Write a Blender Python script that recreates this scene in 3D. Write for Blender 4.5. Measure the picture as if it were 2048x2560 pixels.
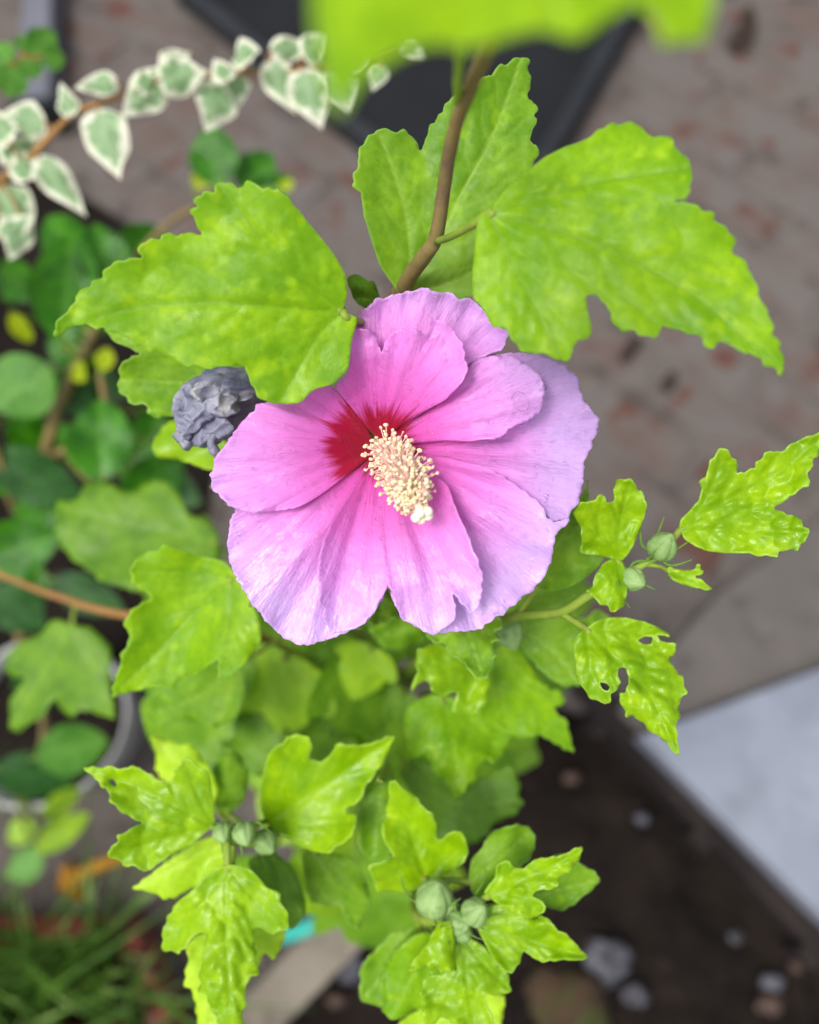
import bpy, bmesh, math, random
import numpy as np
from mathutils import Vector, Matrix, noise as mnoise
from mathutils.geometry import delaunay_2d_cdt

random.seed(7)
RNG = np.random.default_rng(7)
scene = bpy.context.scene
for ob in list(bpy.data.objects):
    bpy.data.objects.remove(ob)
COL = scene.collection

# ------------------------------------------------------------------ camera
H = 0.95
TILT = math.radians(20)
FPX = 1280 / math.tan(math.radians(32))
cam_d = bpy.data.cameras.new('camera')
cam = bpy.data.objects.new('camera', cam_d)
COL.objects.link(cam)
cam.location = (0, 0, H)
cam.rotation_euler = (TILT, 0, 0)
cam_d.sensor_fit = 'VERTICAL'
cam_d.sensor_height = 36
cam_d.sensor_width = 36
cam_d.lens = 18 / math.tan(math.radians(32))
cam_d.clip_start = 0.01
cam_d.clip_end = 200
cam_d.dof.use_dof = True
cam_d.dof.focus_distance = 0.206
cam_d.dof.aperture_fstop = 5.6
scene.camera = cam

# ------------------------------------------------------------------ world, sun, exposure
SUN_EL, SUN_AZ = math.radians(66), math.radians(-122)
world = bpy.data.worlds.new('World')
scene.world = world
world.use_nodes = True
wn = world.node_tree.nodes
sky = wn.new('ShaderNodeTexSky')
sky.sky_type = 'NISHITA'
sky.sun_disc = False
sky.sun_elevation = SUN_EL
sky.sun_rotation = SUN_AZ
sky.air_density = 1.0
sky.dust_density = 6.0
sky.ozone_density = 1.0
wn['Background'].inputs['Strength'].default_value = 0.15
hsv = wn.new('ShaderNodeHueSaturation')          # overcast: the same sky with most of its blue gone
hsv.inputs['Saturation'].default_value = 0.4
world.node_tree.links.new(sky.outputs['Color'], hsv.inputs['Color'])
world.node_tree.links.new(hsv.outputs['Color'], wn['Background'].inputs['Color'])
sun_d = bpy.data.lights.new('sun', 'SUN')
sun_d.energy = 1.5
sun_d.angle = math.radians(15)
sun_d.color = (1.0, 0.95, 0.88)
sun = bpy.data.objects.new('sun', sun_d)
COL.objects.link(sun)
# sun direction: azimuth measured like the sky texture (from +Y towards +X)
sdir = Vector((math.sin(SUN_AZ) * math.cos(SUN_EL), math.cos(SUN_AZ) * math.cos(SUN_EL), math.sin(SUN_EL)))
sun.rotation_euler = sdir.to_track_quat('Z', 'Y').to_euler()
sun.location = (0, 0, 5)
scene.view_settings.view_transform = 'Standard'
scene.view_settings.look = 'None'
scene.view_settings.gamma = 1
scene.view_settings.exposure = 0.24
scene.render.engine = 'CYCLES'
scene.cycles.use_denoising = True
scene.cycles.max_bounces = 10
scene.cycles.transmission_bounces = 8
scene.cycles.sample_clamp_indirect = 6

# ------------------------------------------------------------------ pixel <-> place helpers
CT, ST = math.cos(TILT), math.sin(TILT)


def UP(x, y, d):
    """points (photo px, depth along the view axis) -> world, arrays or scalars"""
    cx = (np.asarray(x, float) - 1024) / FPX * d
    cy = -(np.asarray(y, float) - 1280) / FPX * d
    cz = -np.asarray(d, float)
    return np.stack(np.broadcast_arrays(cx, cy * CT - cz * ST, cy * ST + cz * CT + H), -1)


def U(x, y, d):
    return Vector(UP(x, y, d).tolist())


def G(x, y, z=0.0):
    """ray through a photo px met with the level z"""
    a = (1280 - y) / FPX
    dz = a * ST - CT
    d = (z - H) / dz
    return U(x, y, d)


ZT = {'0': (0, 0, 1.18725), '1': (0, 0, .5936), '2': (1024, 0, .5936), '3': (480, 680, .6261), '4': (0, 800, .5102),
      '5': (1200, 1000, .4916), '6': (0, 1780, .4638), '7': (600, 1500, .5217), '8': (1200, 1800, .4916)}


def Z(k, pts):
    ox, oy, s = ZT[k]
    return [(ox + s * p[0], oy + s * p[1]) for p in pts]


# ------------------------------------------------------------------ object helpers
def tag(o, label=None, cat=None, group=None, kind=None):
    if label: o['label'] = label
    if cat: o['category'] = cat
    if group: o['group'] = group
    if kind: o['kind'] = kind
    return o


def root(name, loc, label, cat, group=None):
    o = bpy.data.objects.new(name, None)
    o.empty_display_size = 0.02
    COL.objects.link(o)
    o.location = loc
    return tag(o, label, cat, group)


def adopt(o, parent, world_m=None):
    """parent o, keeping its geometry where it is (o's own matrix is world_m or identity)"""
    o.parent = parent
    pm = parent.get('_wm')
    if pm is not None:
        M = Matrix([pm[0:4], pm[4:8], pm[8:12], pm[12:16]])
        o.matrix_parent_inverse = M.inverted()
    elif parent.type == 'EMPTY':
        o.matrix_parent_inverse = Matrix.Translation(-Vector(parent.location))
    if world_m is not None:
        o.matrix_basis = world_m
        o['_wm'] = [v for r in world_m for v in r]


def mesh_obj(name, verts, faces, mat, parent=None, attrs=None, smooth=True, thick=0):
    me = bpy.data.meshes.new(name)
    me.from_pydata([tuple(v) for v in np.asarray(verts).tolist()], [], [tuple(f) for f in faces])
    if attrs:
        for k, a in attrs.items():
            at = me.attributes.new(k, 'FLOAT', 'POINT')
            at.data.foreach_set('value', np.asarray(a, np.float32))
    if smooth:
        me.polygons.foreach_set('use_smooth', [True] * len(me.polygons))
    me.update()
    o = bpy.data.objects.new(name, me)
    COL.objects.link(o)
    if mat: me.materials.append(mat)
    if parent: adopt(o, parent)
    if thick:
        md = o.modifiers.new('thickness', 'SOLIDIFY')
        md.thickness = thick
        md.offset = -1
    return o


def bm_obj(name, bm, mat, parent=None, smooth=False):
    me = bpy.data.meshes.new(name)
    bm.to_mesh(me)
    bm.free()
    if smooth: me.polygons.foreach_set('use_smooth', [True] * len(me.polygons))
    me.materials.append(mat)
    o = bpy.data.objects.new(name, me)
    COL.objects.link(o)
    if parent: adopt(o, parent)
    return o


def spline(pts, n):
    """Catmull-Rom through pts (rows)"""
    P = np.asarray(pts, float)
    if len(P) == 2:
        t = np.linspace(0, 1, n)[:, None]
        return P[0] * (1 - t) + P[1] * t
    Q = np.vstack([2 * P[0] - P[1], P, 2 * P[-1] - P[-2]])
    out = []
    for u in np.linspace(0, len(P) - 1 - 1e-9, n):
        i = int(u)
        f = u - i
        a, b, c, d = Q[i:i + 4]
        out.append(.5 * (2 * b + (c - a) * f + (2 * a - 5 * b + 4 * c - d) * f * f + (3 * b - a - 3 * c + d) * f ** 3))
    return np.array(out)


def tube_geo(path, radii, sides=8, cap=True):
    P = np.asarray(path, float)
    n = len(P)
    R = np.interp(np.linspace(0, 1, n), np.linspace(0, 1, len(radii)), radii)
    T = np.gradient(P, axis=0)
    T /= np.linalg.norm(T, axis=1)[:, None] + 1e-12
    ref = np.array([0.31, 0.17, 0.93])
    vs, fs = [], []
    for i in range(n):
        a = np.cross(T[i], ref)
        a /= np.linalg.norm(a) + 1e-12
        b = np.cross(T[i], a)
        for k in range(sides):
            w = 2 * math.pi * k / sides
            vs.append(P[i] + R[i] * (math.cos(w) * a + math.sin(w) * b))
    for i in range(n - 1):
        for k in range(sides):
            k2 = (k + 1) % sides
            fs.append((i * sides + k, i * sides + k2, (i + 1) * sides + k2, (i + 1) * sides + k))
    if cap:
        fs.append(tuple(range(sides))[::-1])
        fs.append(tuple((n - 1) * sides + k for k in range(sides)))
    return vs, fs


def tube(name, pts, radii, mat, parent=None, n=24, sides=8, wob=0):
    P = spline(pts, n)
    if wob:
        for i in range(n):
            P[i] += np.array(mnoise.noise_vector(Vector(P[i] * 60))) * wob
    v, f = tube_geo(P, radii, sides)
    return mesh_obj(name, v, f, mat, parent)


def pxpath(pts):
    return [UP(*p) for p in pts]


# ------------------------------------------------------------------ materials
def srgb(r, g, b):
    f = lambda c: (c / 255 / 12.92) if c <= 10 else ((c / 255 + .055) / 1.055) ** 2.4
    return (f(r), f(g), f(b), 1)


class N:
    def __init__(s, name):
        s.m = bpy.data.materials.new(name)
        s.m.use_nodes = True
        s.t = s.m.node_tree
        s.bsdf = s.t.nodes['Principled BSDF']
        s.out = s.t.nodes['Material Output']

    def n(s, t, **kw):
        nd = s.t.nodes.new(t)
        for k, v in kw.items():
            if k.startswith('i_'):
                nd.inputs[k[2:].replace('_', ' ')].default_value = v
            else:
                setattr(nd, k, v)
        return nd

    def l(s, a, b):
        s.t.links.new(a, b)

    def noise(s, vec, scale, detail=4, rough=.55, dist=0):
        nd = s.n('ShaderNodeTexNoise')
        nd.inputs['Scale'].default_value = scale
        nd.inputs['Detail'].default_value = detail
        nd.inputs['Roughness'].default_value = rough
        nd.inputs['Distortion'].default_value = dist
        if vec: s.l(vec, nd.inputs['Vector'])
        return nd.outputs['Fac']

    def ramp(s, fac, stops):
        r = s.n('ShaderNodeValToRGB')
        e = r.color_ramp.elements
        while len(e) < len(stops): e.new(.5)
        for el, (p, c) in zip(e, stops):
            el.position = p
            el.color = c if len(c) == 4 else (*c, 1)
        s.l(fac, r.inputs[0])
        return r.outputs[0]

    def rng(s, fac, a, b, c=0, d=1):
        r = s.n('ShaderNodeMapRange')
        r.inputs[1].default_value = a
        r.inputs[2].default_value = b
        r.inputs[3].default_value = c
        r.inputs[4].default_value = d
        s.l(fac, r.inputs[0])
        return r.outputs[0]

    def mix(s, fac, a, b, mode='MIX'):
        m = s.n('ShaderNodeMix', data_type='RGBA', blend_type=mode)
        for sock, v in ((m.inputs[0], fac), (m.inputs[6], a), (m.inputs[7], b)):
            if isinstance(v, (tuple, list, float, int)):
                sock.default_value = v
            else:
                s.l(v, sock)
        return m.outputs[2]

    def math(s, op, a, b=0.0):
        m = s.n('ShaderNodeMath', operation=op)
        for sock, v in ((m.inputs[0], a), (m.inputs[1], b)):
            if isinstance(v, (float, int)):
                sock.default_value = v
            else:
                s.l(v, sock)
        return m.outputs[0]

    def attr(s, name):
        return s.n('ShaderNodeAttribute', attribute_name=name).outputs['Fac']

    def bump(s, h, strength, dist, prev=None):
        b = s.n('ShaderNodeBump')
        b.inputs['Strength'].default_value = strength
        b.inputs['Distance'].default_value = dist
        s.l(h, b.inputs['Height'])
        if prev is not None: s.l(prev, b.inputs['Normal'])
        return b.outputs[0]

    def co(s, which='Object'):
        return s.n('ShaderNodeTexCoord').outputs[which]


def leaf_mat(name, dark, light, vein, rough=.42, trans=.4, unit=1.0, mott=None, spec=.5, edge=None, fine=.5, rim=0):
    """unit: metres -> 1, template leaves of length 1 -> about 0.05"""
    k = N(name)
    co = k.co('Object')
    oi = k.n('ShaderNodeObjectInfo').outputs['Random']
    add = k.n('ShaderNodeVectorMath', operation='ADD')
    k.l(co, add.inputs[0])
    k.l(oi, add.inputs[1])
    v = add.outputs[0]
    n1 = k.noise(v, 75 * unit, 3, .6)
    base = k.mix(k.rng(n1, .38, .62), dark, light)
    n4 = k.noise(v, 520 * unit, 3, .6)
    base = k.mix(k.rng(n4, .4, .68, 0, .45 * fine + .1), base, (dark[0] * .72, dark[1] * .8, dark[2] * .8, 1))
    if mott:
        n2 = k.noise(v, 190 * unit, 2, .5)
        base = k.mix(k.rng(n2, .56, .74, 0, .75), base, mott)
    # fine net of veins between the ribs
    vor = k.n('ShaderNodeTexVoronoi', feature='DISTANCE_TO_EDGE')
    vor.inputs['Scale'].default_value = 420 * unit
    k.l(v, vor.inputs['Vector'])
    net = k.rng(vor.outputs['Distance'], .0, .12, 1, 0)
    base = k.mix(k.math('MULTIPLY', net, .16 * fine), base, vein)
    va = k.attr('vein')
    base = k.mix(k.math('MULTIPLY', va, .75), base, vein)
    if edge:
        ea = k.attr('edge')
        en = k.math('ADD', ea, k.math('MULTIPLY', k.math('SUBTRACT', k.noise(v, 110 * unit, 3), .5), edge[2]))
        base = k.mix(k.rng(en, edge[1] * .8, edge[1] * 1.2, 1, 0), base, edge[0])
    if rim:
        base = k.mix(k.rng(k.attr('edge'), 1.5, 5.5, rim, 0), base, (light[0] * 1.3, light[1] * 1.25, .12, 1))
    hv = k.math('ADD', k.math('MULTIPLY', net, -.07), k.noise(v, 330 * unit, 4, .6))
    bmp = k.bump(hv, .5 * fine, .0009 / unit)
    b = k.bsdf
    k.l(base, b.inputs['Base Color'])
    rn = k.rng(k.noise(v, 130 * unit, 2), .3, .7, rough - .1, rough + .12)
    k.l(rn, b.inputs['Roughness'])
    b.inputs['Specular IOR Level'].default_value = spec
    k.l(bmp, b.inputs['Normal'])
    tr = k.n('ShaderNodeBsdfTranslucent')
    tc = k.mix(.5, base, (light[0] * 1.25, light[1] * 1.25, light[2] * .8, 1))
    k.l(tc, tr.inputs['Color'])
    ms = k.n('ShaderNodeMixShader')
    ms.inputs[0].default_value = trans
    k.l(b.outputs[0], ms.inputs[1])
    k.l(tr.outputs[0], ms.inputs[2])
    k.l(ms.outputs[0], k.out.inputs[0])
    return k.m


def rough_mat(name, c1, c2, scale=20, rough=.8, c3=None, s3=60, t3=(.6, .7), bump=.4, bd=.004, spec=.3, spot=None):
    k = N(name)
    co = k.co('Object')
    oi = k.n('ShaderNodeObjectInfo').outputs['Random']
    add = k.n('ShaderNodeVectorMath', operation='ADD')
    sc = k.n('ShaderNodeVectorMath', operation='SCALE')
    k.l(oi, sc.inputs[0])
    sc.inputs['Scale'].default_value = 7.3
    k.l(co, add.inputs[0])
    k.l(sc.outputs[0], add.inputs[1])
    v = add.outputs[0]
    base = k.mix(k.rng(k.noise(v, scale, 5, .6), .3, .7), c1, c2)
    if c3:
        base = k.mix(k.rng(k.noise(v, s3, 4, .6), t3[0], t3[1]), base, c3)
    if spot:
        base = k.mix(k.rng(k.noise(v, spot[1], 2, .5), spot[2], spot[2] + .05), base, spot[0])
    k.l(base, k.bsdf.inputs['Base Color'])
    k.bsdf.inputs['Roughness'].default_value = rough
    k.bsdf.inputs['Specular IOR Level'].default_value = spec
    h = k.math('ADD', k.noise(v, scale * 3, 6, .65), k.math('MULTIPLY', k.noise(v, scale * 14, 3, .6), .4))
    k.l(k.bump(h, bump, bd), k.bsdf.inputs['Normal'])
    return k.m


LIME = leaf_mat('leaf_young', srgb(136, 184, 0), srgb(170, 210, 4), srgb(142, 190, 16), .36, .4, mott=srgb(188, 222, 14), spec=.5, rim=.4)
MID = leaf_mat('leaf_mature', srgb(120, 174, 8), srgb(156, 202, 18), srgb(116, 166, 14), .42, .4, mott=srgb(178, 216, 14), rim=.3, spec=.3)
GRN = leaf_mat('leaf_deep', srgb(106, 158, 22), srgb(140, 186, 38), srgb(168, 205, 84), .45, .38, mott=srgb(156, 202, 30), rim=.5, spec=.3)
OLD = leaf_mat('leaf_dull', srgb(90, 140, 16), srgb(122, 170, 30), srgb(140, 182, 60), .5, .38, fine=.3)  # duller, darker green than the other traced leaves
PALE = leaf_mat('leaf_pale', srgb(190, 228, 40), srgb(212, 240, 64), srgb(220, 242, 120), .45, .5)
FIL = leaf_mat('leaf_filler', srgb(96, 148, 12), srgb(136, 186, 24), srgb(150, 196, 60), .5, .4, unit=.05, fine=.3)
FIL2 = leaf_mat('leaf_filler_light', srgb(132, 184, 18), srgb(172, 214, 30), srgb(180, 216, 80), .45, .42, unit=.05, fine=.3)
GLOSS = leaf_mat('leaf_glossy', srgb(26, 88, 0), srgb(62, 132, 4), srgb(96, 156, 40), .22, .2, unit=.05, spec=.4, fine=.4)
GLOSSB = leaf_mat('leaf_glossy_blue', srgb(22, 70, 16), srgb(44, 98, 32), srgb(80, 124, 66), .36, .15, unit=.05, spec=.35, fine=.4)
GLOSSP = leaf_mat('leaf_glossy_pale', srgb(66, 128, 34), srgb(96, 156, 50), srgb(140, 190, 96), .34, .25, unit=.05, spec=.4, fine=.4)
YLEAF = leaf_mat('leaf_yellow', srgb(160, 190, 10), srgb(196, 214, 20), srgb(210, 220, 80), .4, .4, unit=.05, fine=.2)
VARI = leaf_mat('leaf_variegated', srgb(128, 168, 118), srgb(164, 198, 150), srgb(186, 212, 170), .45, .35, unit=.05, spec=.3,
                edge=((.92, .93, .76, 1), .095, .36), fine=.3)
STEM = rough_mat('stem_brown', srgb(122, 108, 68), srgb(146, 130, 78), 90, .6, srgb(112, 90, 74), 160, (.5, .7), .3, .0006)
GSTEM = rough_mat('stem_green', srgb(112, 140, 48), srgb(140, 164, 60), 90, .5, srgb(120, 110, 60), 150, (.55, .7), .25, .0005)
PSTEM = rough_mat('petiole_green', srgb(128, 172, 40), srgb(150, 190, 56), 90, .45, None, bump=.2, bd=.0004)
TWIG = rough_mat('twig_tan', srgb(140, 104, 60), srgb(168, 126, 76), 120, .6, None, bump=.3, bd=.0006)
BUD = rough_mat('bud_green', srgb(112, 146, 80), srgb(146, 176, 110), 160, .55, srgb(98, 130, 66), 300, (.55, .7), .3, .0004)
BRACT = rough_mat('bract_green', srgb(90, 132, 50), srgb(120, 160, 60), 160, .5, None, bump=.2, bd=.0003)


def petal_mat():
    k = N('petal')
    heart = k.attr('heart')
    r, a, sd, wet = k.attr('rad'), k.attr('ang'), k.attr('seed'), k.attr('wet')
    cx = k.n('ShaderNodeCombineXYZ')
    k.l(k.math('MULTIPLY', a, 1.0), cx.inputs[0])
    k.l(k.math('MULTIPLY', r, .16), cx.inputs[1])
    k.l(sd, cx.inputs[2])
    v = cx.outputs[0]
    streak = k.noise(v, 12, 4, .65)
    fines = k.noise(v, 70, 3, .6)
    co = k.co('Object')
    blot = k.noise(co, 60, 3, .6)
    rr = k.math('ADD', r, k.math('MULTIPLY', k.math('SUBTRACT', blot, .5), .26))
    base = k.ramp(rr, [(.0, srgb(238, 70, 180)), (.22, srgb(246, 112, 218)), (.46, srgb(242, 138, 228)), (.7, srgb(238, 164, 240)),
                       (.98, srgb(226, 188, 248))])
    # veins: darker pink streaks running out from the eye
    sv = k.rng(streak, .6, .68)
    sv = k.math('MULTIPLY', sv, k.rng(r, .2, .55, .8, 0))
    base = k.mix(sv, base, srgb(214, 50, 150))
    fv = k.math('MULTIPLY', k.rng(fines, .5, .75), .22)
    base = k.mix(fv, base, srgb(190, 100, 200))
    # crimson heart
    hr = k.math('ADD', r, k.math('MULTIPLY', k.math('SUBTRACT', streak, .5), -.3))
    hr = k.math('SUBTRACT', hr, heart)
    base = k.mix(k.rng(hr, .17, .235, 1, 0), base, srgb(196, 0, 66))
    k.l(base, k.bsdf.inputs['Base Color'])
    wn_ = k.noise(co, 240, 3, .6)
    wm = k.rng(k.math('ADD', wn_, k.math('MULTIPLY', k.math('SUBTRACT', wet, .5), .34)), .5, .6)
    k.l(k.rng(wm, 0, 1, .45, .14), k.bsdf.inputs['Roughness'])
    k.l(k.rng(wm, 0, 1, .35, 1.0), k.bsdf.inputs['Specular IOR Level'])
    k.bsdf.inputs['Sheen Weight'].default_value = .15
    h1 = k.math('ADD', k.math('MULTIPLY', fines, .6), k.math('MULTIPLY', streak, 1.0))
    b1 = k.bump(h1, .45, .0014)
    crk = k.noise(co, 420, 4, .7, .8)
    b2 = k.bump(crk, .32, .001, b1)
    wr = k.math('MULTIPLY', k.noise(co, 620, 3, .6, 1.0), wm)
    b3 = k.bump(wr, .2, .0007, b2)
    k.l(b3, k.bsdf.inputs['Normal'])
    tr = k.n('ShaderNodeBsdfTranslucent')
    k.l(base, tr.inputs['Color'])
    ms = k.n('ShaderNodeMixShader')
    ms.inputs[0].default_value = .3
    k.l(k.bsdf.outputs[0], ms.inputs[1])
    k.l(tr.outputs[0], ms.inputs[2])
    k.l(ms.outputs[0], k.out.inputs[0])
    return k.m


PETAL = petal_mat()
POLLEN = rough_mat('pollen_cream', srgb(238, 222, 170), srgb(250, 240, 205), 300, .7, srgb(240, 196, 176), 240, (.5, .62), .3, .0003)
PISTIL = rough_mat('stigma_cream', srgb(246, 242, 210), srgb(250, 248, 226), 300, .5, None, bump=.2, bd=.0003)
COLUMN = rough_mat('column_pink', srgb(236, 190, 190), srgb(240, 215, 190), 200, .5, None, bump=.1, bd=.0003)


def dead_mat():
    k = N('withered_petal')
    co = k.co('Object')
    n1 = k.noise(co, 120, 4, .6, .5)
    base = k.ramp(n1, [(.2, srgb(84, 84, 108)), (.45, srgb(130, 132, 156)), (.62, srgb(164, 166, 180)), (.8, srgb(196, 194, 184))])
    n2 = k.noise(co, 90, 2)
    base = k.mix(k.rng(n2, .58, .72, 0, .6), base, srgb(122, 116, 100))
    k.l(base, k.bsdf.inputs['Base Color'])
    k.bsdf.inputs['Roughness'].default_value = .5
    h = k.noise(co, 260, 5, .7, 2.5)
    k.l(k.bump(h, .6, .0014), k.bsdf.inputs['Normal'])
    return k.m


DEAD = dead_mat()
def water_mat():
    k = N('water')
    k.bsdf.inputs['Base Color'].default_value = (1, 1, 1, 1)
    k.bsdf.inputs['Roughness'].default_value = .03
    k.bsdf.inputs['IOR'].default_value = 1.33
    k.bsdf.inputs['Transmission Weight'].default_value = 1
    tr = k.n('ShaderNodeBsdfTransparent')
    ms = k.n('ShaderNodeMixShader')
    ms.inputs[0].default_value = .68
    k.l(k.bsdf.outputs[0], ms.inputs[1])
    k.l(tr.outputs[0], ms.inputs[2])
    k.l(ms.outputs[0], k.out.inputs[0])
    return k.m


WATER = water_mat()

MORTAR = rough_mat('mortar', srgb(86, 80, 77), srgb(102, 96, 92), 9, .9, srgb(66, 59, 56), 22, (.5, .7), .5, .006)
BRICK = rough_mat('brick', srgb(88, 71, 66), srgb(98, 86, 81), 9, .9, srgb(98, 93, 90), 15, (.36, .56), .6, .005,
                  spot=(srgb(90, 62, 55), 13, .6))
SOIL = rough_mat('soil', srgb(20, 16, 14), srgb(38, 31, 27), 14, .95, srgb(52, 44, 39), 60, (.6, .75), .9, .012, spec=.15)
GROUND = rough_mat('ground', srgb(90, 82, 76), srgb(112, 103, 96), 6, .9, None, bump=.5, bd=.01)
SLABM = rough_mat('pale_concrete', srgb(118, 125, 139), srgb(140, 146, 160), 7, .7, srgb(116, 121, 134), 16, (.5, .72), .25, .003)
GREYC = rough_mat('grey_concrete', srgb(88, 84, 82), srgb(106, 101, 98), 8, .85, srgb(78, 73, 70), 20, (.55, .7), .4, .004)
KERBC = rough_mat('kerb_concrete', srgb(116, 110, 98), srgb(138, 130, 118), 14, .85, srgb(96, 90, 80), 34, (.55, .7), .4, .004)
CHAR = rough_mat('charcoal_plastic', srgb(25, 27, 30), srgb(31, 33, 37), 12, .75, None, bump=.15, bd=.002, spec=.15)
CHARL = rough_mat('charcoal_rim', srgb(32, 35, 39), srgb(42, 46, 51), 12, .55, None, bump=.1, bd=.002, spec=.25)
POSTM = rough_mat('grey_post', srgb(96, 98, 108), srgb(112, 114, 124), 10, .5, None, bump=.1, bd=.002)
BOARD = rough_mat('dark_board', srgb(30, 26, 26), srgb(48, 42, 41), 18, .85, srgb(60, 55, 55), 40, (.58, .7), .6, .005, spec=.15)
TERRA = rough_mat('terracotta', srgb(120, 60, 46), srgb(144, 80, 64), 16, .85, srgb(112, 86, 76), 30, (.48, .62), .5, .004)
TEAL = rough_mat('teal_plastic', srgb(40, 160, 150), srgb(60, 184, 172), 20, .4, None, bump=.1, bd=.001)
WHITEP = rough_mat('white_plastic', srgb(176, 178, 178), srgb(206, 208, 208), 30, .45, srgb(140, 138, 132), 60, (.56, .7), .3, .002)
OCHRE = rough_mat('ochre_leaf', srgb(176, 122, 24), srgb(204, 150, 40), 60, .6, srgb(140, 92, 30), 120, (.6, .72), .4, .001)
STONE = rough_mat('pebble', srgb(72, 73, 82), srgb(106, 107, 118), 90, .8, srgb(58, 54, 52), 60, (.48, .62), .6, .003)
STONER = rough_mat('pebble_warm', srgb(72, 56, 50), srgb(94, 76, 68), 60, .7, srgb(64, 54, 50), 100, (.55, .7), .4, .001)
MOSS = rough_mat('mossy_stone', srgb(56, 44, 34), srgb(84, 66, 48), 30, .9, srgb(66, 74, 34), 40, (.5, .62), .9, .006)
GRASS = rough_mat('grass', srgb(34, 64, 10), srgb(78, 116, 34), 14, .5, srgb(120, 146, 76), 20, (.57, .68), .1, .001)
GAPDARK = rough_mat('gap_dark', srgb(36, 27, 22), srgb(58, 44, 36), 60, .8, None, bump=.5, bd=.002)  # dark brown of the sheets that stand in for paving gaps

# ------------------------------------------------------------------ the ground
gv = [(-30, -30, -.06), (30, -30, -.06), (30, 30, -.06), (-30, 30, -.06)]
tag(mesh_obj('ground', gv, [(0, 1, 2, 3)], GROUND, smooth=False), 'bare grey earth around the brick paving', None, None, 'structure')


def prism(name, poly, z0, z1, mat, parent=None, bev=.003, seg=2):
    bm = bmesh.new()
    b = [bm.verts.new((p[0], p[1], z0)) for p in poly]
    t = [bm.verts.new((p[0], p[1], z1)) for p in poly]
    n = len(poly)
    bm.faces.new(t)
    bm.faces.new(b[::-1])
    for i in range(n):
        bm.faces.new((b[i], b[(i + 1) % n], t[(i + 1) % n], t[i]))
    bmesh.ops.recalc_face_normals(bm, faces=bm.faces)
    if bev: bmesh.ops.bevel(bm, geom=list(bm.edges), offset=bev, segments=seg, affect='EDGES', profile=.6)
    return bm_obj(name, bm, mat, parent)


def gpoly(pts, z):
    return [tuple(G(x, y, z)[:2]) for x, y in pts]


def inpoly(P, poly):
    P = np.asarray(P, float)
    poly = np.asarray(poly, float)
    x, y = P[:, 0][:, None], P[:, 1][:, None]
    x1, y1 = poly[:, 0][None], poly[:, 1][None]
    x2, y2 = np.roll(poly[:, 0], -1)[None], np.roll(poly[:, 1], -1)[None]
    c = ((y1 > y) != (y2 > y)) & (x < (x2 - x1) * (y - y1) / (y2 - y1 + 1e-15) + x1)
    return (c.sum(1) % 2) == 1


# ------------------------------------------------------------------ outline -> surface
def chaikin(P, it=1):
    P = np.asarray(P, float)
    for _ in range(it):
        Q = np.roll(P, -1, 0)
        P = np.stack([.87 * P + .13 * Q, .13 * P + .87 * Q], 1).reshape(-1, 2)
    return P


def resample(P, h):
    P = np.vstack([P, P[:1]])
    s = np.concatenate([[0], np.cumsum(np.linalg.norm(np.diff(P, axis=0), axis=1))])
    n = max(12, int(s[-1] / h))
    t = np.linspace(0, s[-1], n, endpoint=False)
    return np.stack([np.interp(t, s, P[:, 0]), np.interp(t, s, P[:, 1])], 1)


def seg_dist(P, A, B):
    P = np.asarray(P, float)
    best = np.full(len(P), 1e9)
    for a, b in zip(A, B):
        ab = b - a
        t = np.clip(((P - a) @ ab) / (ab @ ab + 1e-12), 0, 1)
        best = np.minimum(best, np.linalg.norm(P - a - t[:, None] * ab, axis=1))
    return best


def fill(outline, h, holes=(), rng=None):
    """triangulated sheet inside the outline; returns pts, faces, edge distance"""
    rng = rng or np.random.default_rng(1)
    ol = np.asarray(outline, float)
    lo, hi = ol.min(0), ol.max(0)
    gx = np.arange(lo[0], hi[0], h)
    gy = np.arange(lo[1], hi[1], h * .866)
    X, Y = np.meshgrid(gx, gy)
    X = X + (np.arange(len(gy)) % 2)[:, None] * h * .5
    P = np.stack([X.ravel(), Y.ravel()], 1) + rng.uniform(-.12, .12, (X.size, 2)) * h
    P = P[inpoly(P, ol)]
    loops = [ol]
    hs = []
    for ho in holes:
        ho = resample(chaikin(ho, 1), h)
        hs.append(ho)
        P = P[~inpoly(P, ho)]
        loops.append(ho)
    A = np.vstack(loops)
    B = np.vstack([np.roll(l, -1, 0) for l in loops])
    ed = seg_dist(P, A, B)
    P = P[ed > h * .55]
    ed = ed[ed > h * .55]
    V = np.vstack(loops + [P])
    ED = np.concatenate([np.zeros(len(A)), ed])
    edges, o = [], 0
    for l in loops:
        n = len(l)
        edges += [(o + i, o + (i + 1) % n) for i in range(n)]
        o += n
    r = delaunay_2d_cdt([Vector(p) for p in V], edges, [], 0, 1e-4)
    ov, of, orig = r[0], r[2], r[3]
    V2 = np.array([(p.x, p.y) for p in ov])
    ED2 = np.array([ED[q[0]] if len(q) else 0 for q in orig])
    F = np.array([f[:3] for f in of])
    c = V2[F].mean(1)
    keep = inpoly(c, ol)
    for ho in hs: keep &= ~inpoly(c, ho)
    F = F[keep]
    # face the camera: px y runs down
    a, b, cc_ = V2[F[:, 0]], V2[F[:, 1]], V2[F[:, 2]]
    cr = (b[:, 0] - a[:, 0]) * (cc_[:, 1] - a[:, 1]) - (b[:, 1] - a[:, 1]) * (cc_[:, 0] - a[:, 0])
    F[cr > 0] = F[cr > 0][:, ::-1]
    return V2, F, ED2


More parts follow.
